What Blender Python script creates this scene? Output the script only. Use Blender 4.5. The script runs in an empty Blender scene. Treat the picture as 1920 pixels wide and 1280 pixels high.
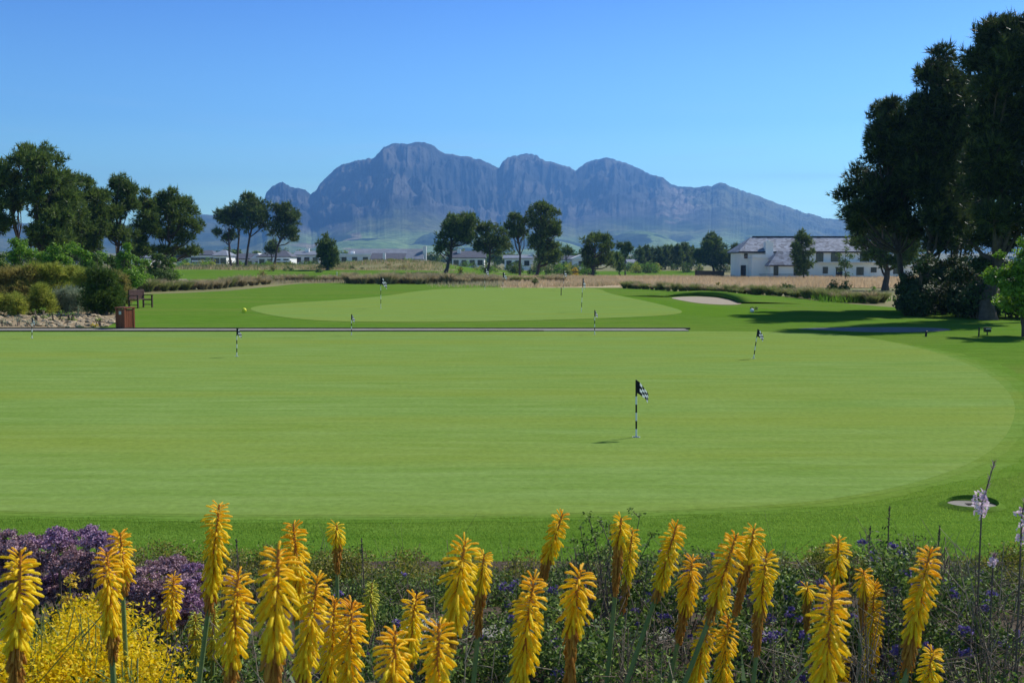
import bpy, math, random
import numpy as np
S = bpy.context.scene
C = S.collection
PI = math.pi
random.seed(7)
RNG = np.random.default_rng(11)
# ------------------------------------------------------------------ camera, sky, sun, exposure
FPX = 1952.0; CAMH = 2.3; HOR = 495.0
TH = math.atan((640-HOR)/FPX)
cam = bpy.data.objects.new('camera', bpy.data.cameras.new('camera')); C.objects.link(cam)
cam.location = (0, 0, CAMH); cam.rotation_euler = (PI/2-TH, 0, 0)
cam.data.sensor_width = 36; cam.data.lens = FPX/1920*36
cam.data.clip_start = 0.05; cam.data.clip_end = 60000
cam.data.dof.use_dof = True; cam.data.dof.focus_distance = 9.0; cam.data.dof.aperture_fstop = 13
S.camera = cam
SUN_EL = math.radians(44); SUN_AZ = math.radians(52)     # azimuth clockwise from +Y (view direction)
w = bpy.data.worlds.new('World'); S.world = w; w.use_nodes = True
nt = w.node_tree; bg = nt.nodes['Background']
sky = nt.nodes.new('ShaderNodeTexSky'); sky.sky_type = 'NISHITA'; sky.sun_disc = False
sky.sun_elevation = SUN_EL; sky.sun_rotation = SUN_AZ
sky.altitude = 300; sky.air_density = 1.0; sky.dust_density = 0.35; sky.ozone_density = 3.0
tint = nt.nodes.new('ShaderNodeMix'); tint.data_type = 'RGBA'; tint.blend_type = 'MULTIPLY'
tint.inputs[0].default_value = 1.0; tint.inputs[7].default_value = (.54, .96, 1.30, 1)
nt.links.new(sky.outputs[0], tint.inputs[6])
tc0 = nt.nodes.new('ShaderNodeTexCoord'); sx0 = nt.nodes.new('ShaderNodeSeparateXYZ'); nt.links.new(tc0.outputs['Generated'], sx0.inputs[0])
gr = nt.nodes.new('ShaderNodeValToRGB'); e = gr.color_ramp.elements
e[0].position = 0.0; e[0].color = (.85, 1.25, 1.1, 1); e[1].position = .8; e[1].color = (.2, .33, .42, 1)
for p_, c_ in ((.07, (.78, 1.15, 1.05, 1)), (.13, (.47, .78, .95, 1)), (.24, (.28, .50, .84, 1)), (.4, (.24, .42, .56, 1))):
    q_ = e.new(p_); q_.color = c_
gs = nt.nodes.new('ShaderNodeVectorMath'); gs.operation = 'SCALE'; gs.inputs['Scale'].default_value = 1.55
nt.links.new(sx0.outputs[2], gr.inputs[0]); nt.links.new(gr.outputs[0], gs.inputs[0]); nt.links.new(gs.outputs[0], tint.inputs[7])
# thin cirrus streaks
tc = nt.nodes.new('ShaderNodeTexCoord'); mp = nt.nodes.new('ShaderNodeMapping')
mp.inputs['Scale'].default_value = (2.2, 2.2, 26); mp.inputs['Rotation'].default_value = (0.0, 0.10, 0)
nz = nt.nodes.new('ShaderNodeTexNoise'); nz.inputs['Scale'].default_value = 2.3; nz.inputs['Detail'].default_value = 5
rp = nt.nodes.new('ShaderNodeValToRGB'); rp.color_ramp.elements[0].position = .53; rp.color_ramp.elements[1].position = .85
rp.color_ramp.elements[1].color = (.7, .7, .7, 1)
nt.links.new(tc.outputs['Generated'], mp.inputs[0]); nt.links.new(mp.outputs[0], nz.inputs[0]); nt.links.new(nz.outputs[0], rp.inputs[0])
cm = nt.nodes.new('ShaderNodeMix'); cm.data_type = 'RGBA'
sx = nt.nodes.new('ShaderNodeSeparateXYZ'); nt.links.new(tc.outputs['Generated'], sx.inputs[0])
mr = nt.nodes.new('ShaderNodeMapRange'); mr.inputs[1].default_value = .16; mr.inputs[2].default_value = .05
nt.links.new(sx.outputs[2], mr.inputs[0])
mu = nt.nodes.new('ShaderNodeMath'); mu.operation = 'MULTIPLY'
nt.links.new(mr.outputs[0], mu.inputs[0]); nt.links.new(rp.outputs[0], mu.inputs[1])
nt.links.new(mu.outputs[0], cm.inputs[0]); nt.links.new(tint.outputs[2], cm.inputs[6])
cm.inputs[7].default_value = (5.0, 7.0, 9.0, 1)
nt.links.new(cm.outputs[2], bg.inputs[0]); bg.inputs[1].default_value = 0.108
sun = bpy.data.objects.new('sun', bpy.data.lights.new('sun', 'SUN')); C.objects.link(sun)
sun.data.energy = 5.0; sun.data.angle = math.radians(.53); sun.data.color = (1, .955, .88)
sun.rotation_euler = (PI/2-SUN_EL, 0, PI-SUN_AZ)
S.view_settings.view_transform = 'Standard'; S.view_settings.look = 'None'
S.view_settings.exposure = 0.25; S.view_settings.gamma = 1
# ------------------------------------------------------------------ helpers
def ray(px, py):
    x = (px-960)/FPX; y = (640-py)/FPX
    c, s = math.cos(TH), math.sin(TH)
    return np.array((x, c+y*s, -s+y*c))
def P(px, py, Y):                       # the point of that line of sight at forward distance Y
    d = ray(px, py); return np.array((0, 0, CAMH))+d*(Y/d[1])
def G(px, py, z=0.0):                   # where the line of sight meets the level z
    d = ray(px, py); return np.array((0, 0, CAMH))+d*((z-CAMH)/d[2])
def sst(a, b, x):
    t = np.clip((np.asarray(x, float)-a)/(b-a), 0, 1); return t*t*(3-2*t)
def _h(ix, iy, s):
    n = (ix.astype(np.int64)*374761393+iy.astype(np.int64)*668265263+s*974634777) & 0x7fffffff
    n = ((n ^ (n >> 13))*1274126177) & 0x7fffffff
    return ((n ^ (n >> 16)) & 0xffff)/65535.0
def vn(x, y, s=0):
    x = np.asarray(x, float); y = np.asarray(y, float)
    ix = np.floor(x); iy = np.floor(y); fx = x-ix; fy = y-iy
    fx = fx*fx*(3-2*fx); fy = fy*fy*(3-2*fy)
    a = _h(ix, iy, s); b = _h(ix+1, iy, s); c = _h(ix, iy+1, s); d = _h(ix+1, iy+1, s)
    return (a*(1-fx)+b*fx)*(1-fy)+(c*(1-fx)+d*fx)*fy
def fbm(x, y, s=0, o=5, ridged=False):
    t = 0; a = .5; n = 0
    for i in range(o):
        v = vn(x, y, s+i*7)
        if ridged: v = 1-abs(2*v-1)
        t = t+a*v; n += a; a *= .5; x = np.asarray(x)*2.03+3.1; y = np.asarray(y)*2.03+1.7
    return t/n
def bedz(x, y): return .52*(1-sst(4.6, 7.6, y))
def H(x, y):                            # height of the land
    x = np.asarray(x, float); y = np.asarray(y, float)
    r = np.hypot(x, y); t = x/np.maximum(y, 1)
    lf = 1-sst(-.1, .03, t)
    z = lf*1.55*sst(135, 225, y)+(1-lf)*.75*sst(200, 330, y)
    z = z+1.5*np.exp(-((x+25)/14)**2-((y-232)/16)**2)            # rough mound
    z = z+30*sst(1100, 3200, r)+.35*(fbm(x/25, y/25, 3, 3)-.5)*sst(125, 200, r)*2
    return z
def H0(x, y): return float(H(x, y))
def mesh_np(name, V, F, mat, parent=None, smooth=False, var=None, col=None):
    """V (n,3); F: list of face index arrays of any sizes"""
    V = np.asarray(V, np.float32)
    if not isinstance(F, list): F = [F]
    F = [np.asarray(f, np.int32) for f in F if len(f)]
    me = bpy.data.meshes.new(name)
    me.vertices.add(len(V)); me.vertices.foreach_set('co', V.ravel())
    tot = sum(f.size for f in F); n = sum(len(f) for f in F)
    me.loops.add(tot); me.polygons.add(n)
    me.loops.foreach_set('vertex_index', np.concatenate([f.ravel() for f in F]))
    cnt = np.concatenate([np.full(len(f), f.shape[1], np.int32) for f in F])
    me.polygons.foreach_set('loop_start', np.concatenate(([0], np.cumsum(cnt)[:-1])).astype(np.int32))
    if smooth: me.polygons.foreach_set('use_smooth', np.ones(n, bool))
    for m in (mat if isinstance(mat, (list, tuple)) else [mat]): me.materials.append(m)
    if var is not None:
        a = me.attributes.new('var', 'FLOAT', 'POINT'); a.data.foreach_set('value', np.asarray(var, np.float32))
    if col is not None:
        a = me.attributes.new('cover', 'FLOAT_COLOR', 'POINT')
        a.data.foreach_set('color', np.concatenate((col, np.ones((len(V), 1))), 1).astype(np.float32).ravel())
    me.update(calc_edges=True); me.validate()
    o = bpy.data.objects.new(name, me); C.objects.link(o)
    if parent: o.parent = parent
    return o
def tag(o, label=None, cat=None, group=None, kind=None):
    if label: o['label'] = label
    if cat: o['category'] = cat
    if group: o['group'] = group
    if kind: o['kind'] = kind
    return o
def thing(name, label, cat, loc, group=None, rz=0):
    o = bpy.data.objects.new(name, None); C.objects.link(o); o.empty_display_size = .2
    o.location = [float(v) for v in loc]; o.rotation_euler = (0, 0, rz); return tag(o, label, cat, group)
class MB:                               # small hand-built meshes: boxes, tubes, polygons
    def __init__(s): s.v = []; s.f = []; s.m = []; s.n = 0
    def add(s, V, F, mi=0):
        for p in V: s.v.append(tuple(float(c) for c in p))
        for f in F: s.f.append(tuple(int(i)+s.n for i in f)); s.m.append(mi)
        s.n = len(s.v); return s
    def box(s, x0, x1, y0, y1, z0, z1, mi=0):
        V = [(x, y, z) for z in (z0, z1) for y in (y0, y1) for x in (x0, x1)]
        return s.add(V, [(0, 2, 3, 1), (4, 5, 7, 6), (0, 1, 5, 4), (2, 6, 7, 3), (0, 4, 6, 2), (1, 3, 7, 5)], mi)
    def tube(s, pts, rad, n=8, mi=0):
        V, F = tube(pts, rad, n); return s.add(V, F, mi)
    def build(s, name, mats, parent=None, smooth=False, bevel=0):
        me = bpy.data.meshes.new(name); me.from_pydata(s.v, [], s.f)
        for m in (mats if isinstance(mats, (list, tuple)) else [mats]): me.materials.append(m)
        me.polygons.foreach_set('material_index', s.m)
        if smooth: me.polygons.foreach_set('use_smooth', [True]*len(s.f))
        me.update(); o = bpy.data.objects.new(name, me); C.objects.link(o)
        if parent: o.parent = parent
        if bevel:
            b = o.modifiers.new('b', 'BEVEL'); b.width = bevel; b.segments = 2; b.limit_method = 'ANGLE'
        return o
def tube(pts, rad, n=8):
    pts = np.asarray(pts, float); m = len(pts)
    rad = np.full(m, rad) if np.isscalar(rad) else np.asarray(rad, float)
    T = np.gradient(pts, axis=0); T /= np.linalg.norm(T, axis=1)[:, None]+1e-9
    up = np.where(np.abs(T[:, 1:2]) < .9, np.array([[0, 1., 0]]), np.array([[1., 0, 0]]))
    A = np.cross(T, up); A /= np.linalg.norm(A, axis=1)[:, None]+1e-9; B = np.cross(T, A)
    an = np.arange(n)*2*PI/n
    V = (pts[:, None]+rad[:, None, None]*(np.cos(an)[None, :, None]*A[:, None]+np.sin(an)[None, :, None]*B[:, None])).reshape(-1, 3)
    F = [(i*n+j, i*n+(j+1) % n, (i+1)*n+(j+1) % n, (i+1)*n+j) for i in range(m-1) for j in range(n)]
    return V, np.array(F)
class Tubes:                            # many tubes gathered into one mesh
    def __init__(s): s.V = []; s.F = []; s.n = 0
    def add(s, pts, rad, n=6):
        V, F = tube(pts, rad, n); s.V.append(V); s.F.append(F+s.n); s.n += len(V)
    def build(s, name, mat, parent=None, off=(0, 0, 0)):
        return mesh_np(name, np.concatenate(s.V)-np.asarray(off), [np.concatenate(s.F)], mat, parent, True)
def unit(v): return v/(np.linalg.norm(v, axis=-1, keepdims=True)+1e-9)
def blades(base, d, L, W, var, bend=None):      # one slim triangle per blade
    n = len(base); side = unit(np.cross(d, RNG.normal(size=(n, 3))))
    L = np.broadcast_to(L, (n,))[:, None]; W = np.broadcast_to(W, (n,))[:, None]
    tip = base+d*L
    if bend is not None: tip = tip+bend
    V = np.stack((base-side*W/2, base+side*W/2, tip), 1).reshape(-1, 3)
    return V, np.arange(3*n).reshape(-1, 3), np.repeat(var, 3)
def leaves(c, nrm, L, W, var):                  # diamond-shaped leaves folded on their midrib
    n = len(c); a = unit(np.cross(nrm, RNG.normal(size=(n, 3)))); b = np.cross(nrm, a)
    L = np.broadcast_to(L, (n,))[:, None]; W = np.broadcast_to(W, (n,))[:, None]
    V = np.stack((c-a*L/2, c-b*W/2+nrm*W*.15, c+a*L/2, c+b*W/2+nrm*W*.15), 1).reshape(-1, 3)
    i = np.arange(n)[:, None]*4
    return V, np.concatenate((i+[[0, 1, 2]], i+[[0, 2, 3]])), np.repeat(var, 4)
# ------------------------------------------------------------------ materials
def mat(name, base, rough=.8, c2=None, scale=5, detail=4, vec=None, mapping=None, bump=0, bscale=None, var2=None, transl=0, spec=.3, metallic=0, c3=None, s3=.3, f3=.5, grain=0, gscale=30):
    m = bpy.data.materials.new(name); m.use_nodes = True; t = m.node_tree; N = t.nodes; Lk = t.links.new
    b = N['Principled BSDF']; b.inputs['Roughness'].default_value = rough; b.inputs['Specular IOR Level'].default_value = spec
    b.inputs['Metallic'].default_value = metallic
    b.inputs['Base Color'].default_value = (*base, 1); out = None
    co = N.new('ShaderNodeTexCoord'); src = co.outputs['Object']
    if mapping:
        mp = N.new('ShaderNodeMapping'); mp.inputs['Scale'].default_value = mapping; Lk(src, mp.inputs[0]); src = mp.outputs[0]
    if c2 is not None:
        n = N.new('ShaderNodeTexNoise'); n.inputs['Scale'].default_value = scale; n.inputs['Detail'].default_value = detail; n.inputs['Roughness'].default_value = .65
        Lk(src, n.inputs[0])
        r = N.new('ShaderNodeMapRange'); r.inputs[1].default_value = .32; r.inputs[2].default_value = .68; Lk(n.outputs[0], r.inputs[0])
        x = N.new('ShaderNodeMix'); x.data_type = 'RGBA'; x.inputs[6].default_value = (*base, 1); x.inputs[7].default_value = (*c2, 1)
        Lk(r.outputs[0], x.inputs[0]); out = x.outputs[2]
    if c3 is not None:
        n = N.new('ShaderNodeTexNoise'); n.inputs['Scale'].default_value = s3; n.inputs['Detail'].default_value = 3; Lk(src, n.inputs[0])
        r = N.new('ShaderNodeMapRange'); r.inputs[1].default_value = .42; r.inputs[2].default_value = .66; r.inputs[4].default_value = f3; Lk(n.outputs[0], r.inputs[0])
        x = N.new('ShaderNodeMix'); x.data_type = 'RGBA'; x.inputs[7].default_value = (*c3, 1)
        Lk(r.outputs[0], x.inputs[0]); Lk(out, x.inputs[6]); out = x.outputs[2]
    if var2 is not None:
        a = N.new('ShaderNodeAttribute'); a.attribute_name = 'var'
        x = N.new('ShaderNodeMix'); x.data_type = 'RGBA'; x.inputs[7].default_value = (*var2, 1)
        if out: Lk(out, x.inputs[6])
        else: x.inputs[6].default_value = (*base, 1)
        Lk(a.outputs['Fac'], x.inputs[0]); out = x.outputs[2]
    if grain:
        n = N.new('ShaderNodeTexNoise'); n.inputs['Scale'].default_value = gscale; n.inputs['Detail'].default_value = 5; n.inputs['Roughness'].default_value = .75; Lk(co.outputs['Object'], n.inputs[0])
        r = N.new('ShaderNodeMapRange'); r.inputs[1].default_value = .3; r.inputs[2].default_value = .7; r.inputs[3].default_value = 1-grain; r.inputs[4].default_value = 1+grain; Lk(n.outputs[0], r.inputs[0])
        x = N.new('ShaderNodeVectorMath'); x.operation = 'SCALE'; Lk(out, x.inputs[0]); Lk(r.outputs[0], x.inputs['Scale']); out = x.outputs[0]
    if out: Lk(out, b.inputs['Base Color'])
    if bump:
        n = N.new('ShaderNodeTexNoise'); n.inputs['Scale'].default_value = bscale or scale*4; n.inputs['Detail'].default_value = 4; Lk(co.outputs['Object'], n.inputs[0])
        u = N.new('ShaderNodeBump'); u.inputs['Strength'].default_value = bump; u.inputs['Distance'].default_value = .02
        Lk(n.outputs[0], u.inputs['Height']); Lk(u.outputs[0], b.inputs['Normal'])
    if transl:
        tr = N.new('ShaderNodeBsdfTranslucent'); ms = N.new('ShaderNodeMixShader'); ms.inputs[0].default_value = transl
        if out: Lk(out, tr.inputs[0])
        else: tr.inputs[0].default_value = (*base, 1)
        Lk(b.outputs[0], ms.inputs[1]); Lk(tr.outputs[0], ms.inputs[2]); Lk(ms.outputs[0], N['Material Output'].inputs[0])
    return m
M = {}
M['pine'] = mat('pine_needles', (.045, .085, .016), .5, var2=(.19, .26, .045), transl=.38)
M['pine_far'] = mat('pine_needles_far', (.042, .08, .018), .55, var2=(.17, .23, .045), transl=.35)
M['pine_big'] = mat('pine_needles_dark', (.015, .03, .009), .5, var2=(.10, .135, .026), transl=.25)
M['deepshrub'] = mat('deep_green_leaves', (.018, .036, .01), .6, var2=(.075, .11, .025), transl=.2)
M['broad'] = mat('green_leaves', (.07, .17, .012), .5, var2=(.25, .42, .04), transl=.5)
M['lime'] = mat('lime_leaves', (.09, .2, .012), .45, var2=(.24, .38, .03), transl=.4)
M['olive'] = mat('olive_leaves', (.2, .25, .03), .7, var2=(.46, .46, .08), transl=.55)
M['rustleaf'] = mat('russet_leaves', (.22, .19, .045), .75, var2=(.45, .38, .11), transl=.5)
M['darkshrub'] = mat('dark_shrub_leaves', (.04, .08, .014), .6, var2=(.14, .22, .03), transl=.35)
M['greygreen'] = mat('grey_green_leaves', (.2, .25, .14), .8, var2=(.38, .42, .28), transl=.3)
M['tuss'] = mat('tussock_blades', (.2, .19, .08), .8, var2=(.58, .45, .28), transl=.4)
M['tussg'] = mat('green_tussock_blades', (.11, .15, .03), .8, var2=(.36, .36, .13), transl=.4)
M['dry'] = mat('dry_grass_blades', (.42, .30, .15), .85, var2=(.68, .5, .32), transl=.4)
M['bark'] = mat('pine_bark', (.06, .045, .035), .9, (.11, .085, .07), 6, bump=.6, bscale=20)
M['lawn'] = mat('lawn_turf', (.068, .152, .014), .9, (.122, .222, .032), 2.2, 10, mapping=(.35, 1.6, 1), bump=.5, bscale=60, spec=0, c3=(.135, .19, .035), s3=.16, f3=.7, grain=.22, gscale=14)
M['green'] = mat('putting_green_turf', (.138, .228, .042), .85, (.196, .29, .078), 2.2, 12, mapping=(.22, 1.7, 1), bump=.2, bscale=160, spec=0, c3=(.20, .25, .04), s3=.3, f3=.5, grain=.17, gscale=11)
M['collar'] = mat('collar_turf', (.08, .172, .015), .9, (.11, .205, .024), 1.5, 9, mapping=(.5, 1.3, 1), bump=.4, bscale=90, spec=0, grain=.22, gscale=14)
for i_, k_ in ((1, .16), (2, .36), (3, .6)):
    mixc = lambda a, b: tuple(x*(1-k_)+y*k_ for x, y in zip(a, b))
    M['collar%d' % i_] = mat('collar_turf', mixc((.075, .162, .014), (.145, .23, .042)), .9, mixc((.13, .235, .032), (.196, .29, .078)), 2.2, 10, mapping=(.3, 1.6, 1), bump=.3, bscale=120, spec=0, c3=mixc((.14, .2, .03), (.2, .25, .04)), s3=.4, f3=.6, grain=.2, gscale=13)
M['fairway'] = mat('fairway_turf', (.075, .16, .014), .9, (.12, .2, .03), .12, 6, spec=0, bump=.3, bscale=10, grain=.22, gscale=14)
M['blade'] = mat('turf_blades', (.15, .27, .03), .8, var2=(.28, .42, .06), transl=.6, spec=0)
M['ground'] = mat('rough_ground', (.13, .15, .05), .95, (.27, .22, .11), .05, 8, bump=.4, bscale=4, spec=.1)
M['drysoil'] = mat('dry_field_ground', (.32, .25, .13), .95, (.46, .36, .22), .25, 8, bump=.5, bscale=6, spec=.1)
M['soil'] = mat('bed_soil', (.055, .04, .028), .95, (.12, .09, .06), 14, 6, bump=1, bscale=60, spec=.1)
M['gravel'] = mat('tan_gravel', (.2, .14, .08), .95, (.38, .3, .18), 9, 8, bump=1, bscale=30, spec=.1)
M['sand'] = mat('bunker_sand', (.30, .25, .18), .95, (.38, .32, .24), 3, 6, mapping=(.5, 3, 1), bump=.3, bscale=30, spec=.1)
M['concrete'] = mat('path_concrete', (.19, .175, .15), .9, (.27, .25, .21), 2, 5, bump=.3, bscale=40)
M['asphalt'] = mat('cart_path_paving', (.12, .115, .12), .9, (.17, .16, .16), 1.5, 5, bump=.3, bscale=40)
M['edge'] = mat('timber_edging', (.055, .045, .032), .9, (.10, .08, .055), 4)
M['stone'] = mat('garden_stone', (.22, .16, .09), .9, (.36, .28, .17), 3, 5, bump=.5, bscale=30, var2=(.45, .35, .22))
M['flag_stone'] = mat('pale_paving_stone', (.2, .185, .16), .9, (.34, .32, .28), 9, 6, bump=.4, bscale=60)
M['white'] = mat('white_paint', (.8, .8, .78), .6, (.7, .7, .68), 2)
M['cloth'] = mat('white_cloth', (.8, .8, .8), .8, transl=.25)
M['black'] = mat('black_paint', (.012, .012, .014), .45)
M['blackcloth'] = mat('black_cloth', (.012, .012, .018), .8)
M['wall'] = mat('house_plaster', (.76, .75, .72), .85, (.83, .82, .79), .6, 5)
M['wallw'] = mat('white_plaster', (.72, .72, .72), .85, (.8, .8, .8), .6, 5)
M['glass'] = mat('dark_glass', (.02, .025, .03), .12, spec=.6)
M['darkframe'] = mat('dark_timber', (.03, .025, .022), .7)
M['wood'] = mat('red_brown_wood', (.17, .045, .018), .55, (.25, .075, .03), 3, 5, mapping=(8, 8, .7))
M['benchwood'] = mat('dark_bench_wood', (.06, .03, .024), .6, (.1, .05, .04), 4, 4)
M['roofdk'] = mat('dark_slate_roof', (.07, .075, .1), .7, (.11, .115, .14), 1.2, 5)
M['roofgr'] = mat('grey_metal_roof', (.16, .18, .22), .6, (.24, .26, .3), .5, 3)
M['metal'] = mat('grey_metal', (.4, .42, .43), .4, metallic=.7)
M['stem'] = mat('flower_stem', (.12, .18, .05), .6, (.2, .25, .08), 12)
M['twig'] = mat('dry_twig', (.2, .16, .11), .85, (.33, .28, .2), 20)
M['darktwig'] = mat('dark_twig', (.10, .075, .055), .85, (.2, .15, .11), 20)
M['yellow'] = mat('yellow_floret', (1.0, .81, .025), .5, var2=(1.0, .57, .015), transl=.5, spec=.35)
M['yellowg'] = mat('green_yellow_floret', (.74, .66, .05), .45, var2=(.55, .6, .08), transl=.3)
M['withered'] = mat('withered_floret', (.48, .2, .03), .75, var2=(.8, .45, .07), transl=.35)
M['rachis'] = mat('orange_rachis', (.42, .17, .03), .6)
M['purple'] = mat('purple_statice', (.17, .06, .15), .8, var2=(.62, .42, .56), transl=.2)
M['mauve'] = mat('faded_statice', (.16, .075, .09), .85, var2=(.62, .42, .46), transl=.2)
M['violet'] = mat('violet_flowers', (.12, .075, .26), .8, var2=(.26, .19, .46), transl=.2)
M['pinkwhite'] = mat('white_pink_petals', (.85, .72, .78), .7, var2=(.75, .45, .56), transl=.4)
M['gold'] = mat('golden_leaves', (1.0, .70, .01), .55, var2=(.6, .52, .015), transl=.45)
M['hedge'] = mat('low_hedge_leaves', (.055, .12, .012), .5, var2=(.42, .36, .06), transl=.4)
M['sparse'] = mat('sage_leaves', (.035, .075, .012), .6, var2=(.34, .46, .08), transl=.3)
M['orangeflower'] = mat('orange_yellow_blossom', (.8, .5, .03), .6, var2=(.6, .5, .05), transl=.2)
def shingle():
    m = mat('slate_shingles', (.16, .17, .2), .75); t = m.node_tree; N = t.nodes
    co = N.new('ShaderNodeTexCoord'); mp = N.new('ShaderNodeMapping'); mp.inputs['Scale'].default_value = (1, 1, 1.6)
    v = N.new('ShaderNodeTexVoronoi'); v.inputs['Scale'].default_value = 1.9
    r = N.new('ShaderNodeValToRGB'); r.color_ramp.elements[0].color = (.06, .07, .1, 1); r.color_ramp.elements[1].color = (.29, .33, .41, 1)
    t.links.new(co.outputs['Object'], mp.inputs[0]); t.links.new(mp.outputs[0], v.inputs[0]); t.links.new(v.outputs['Color'], r.inputs[0])
    t.links.new(r.outputs[0], N['Principled BSDF'].inputs['Base Color']); return m
M['shingle'] = shingle()
def mountain_mat():
    m = mat('mountain_rock', (.2, .2, .2), .95, spec=.05); t = m.node_tree; N = t.nodes; L = t.links.new
    a = N.new('ShaderNodeAttribute'); a.attribute_name = 'cover'
    co = N.new('ShaderNodeTexCoord'); n = N.new('ShaderNodeTexNoise'); n.inputs['Scale'].default_value = .018; n.inputs['Detail'].default_value = 9; n.inputs['Roughness'].default_value = .7
    L(co.outputs['Object'], n.inputs[0]); r = N.new('ShaderNodeMapRange'); r.inputs[1].default_value = .3; r.inputs[2].default_value = .7
    r.inputs[3].default_value = .45; r.inputs[4].default_value = 1.55; L(n.outputs[0], r.inputs[0])
    x = N.new('ShaderNodeVectorMath'); x.operation = 'SCALE'; L(a.outputs['Color'], x.inputs[0]); L(r.outputs[0], x.inputs['Scale'])
    L(x.outputs[0], N['Principled BSDF'].inputs['Base Color'])
    u = N.new('ShaderNodeBump'); u.inputs['Strength'].default_value = 1; u.inputs['Distance'].default_value = 14; L(n.outputs[0], u.inputs['Height']); L(u.outputs[0], N['Principled BSDF'].inputs['Normal'])
    return m
M['mountain'] = mountain_mat()
# ------------------------------------------------------------------ land
def ground():
    rr = np.concatenate(([0, 6], np.geomspace(12, 16000, 150))); nA = 240; an = np.arange(nA)*2*PI/nA
    R, A = np.meshgrid(rr, an, indexing='ij'); X = R*np.sin(A); Y = R*np.cos(A)
    Z = H(X, Y)-.03-2.5*sst(20, 60, -Y)*0
    V = np.stack((X, Y, Z), -1).reshape(-1, 3); n = len(rr)
    i, j = np.meshgrid(np.arange(n-1), np.arange(nA), indexing='ij'); j2 = (j+1) % nA
    F = np.stack((i*nA+j, (i+1)*nA+j, (i+1)*nA+j2, i*nA+j2), -1).reshape(-1, 4)[:, ::-1]
    tag(mesh_np('ground', V, [F], M['ground'], smooth=True), kind='structure')
ground()
RIDGE = [(-1500, 450), (-900, 436), (-500, 430), (-100, 412), (100, 422), (200, 430), (290, 418), (330, 404), (365, 402), (400, 404), (440, 408), (478, 402), (495, 388), (503, 362), (515, 349), (533, 342), (545, 350), (560, 354), (575, 357), (586, 365), (597, 357), (603, 345), (625, 325), (640, 312), (670, 303), (700, 298), (712, 290), (722, 278), (745, 269), (765, 272), (790, 267), (812, 272), (835, 290), (870, 293), (900, 300), (925, 312), (936, 317), (944, 302), (960, 293), (985, 290), (1005, 292), (1020, 302), (1040, 306), (1060, 312), (1078, 321), (1095, 308), (1115, 300), (1135, 297), (1160, 303), (1190, 315), (1215, 328), (1240, 334), (1255, 346), (1275, 351), (1300, 353), (1330, 350), (1345, 343), (1358, 346), (1368, 352), (1400, 362), (1440, 378), (1500, 398), (1540, 409), (1575, 413), (1650, 428), (1750, 442), (1900, 455), (2300, 466), (3200, 470)]
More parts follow.
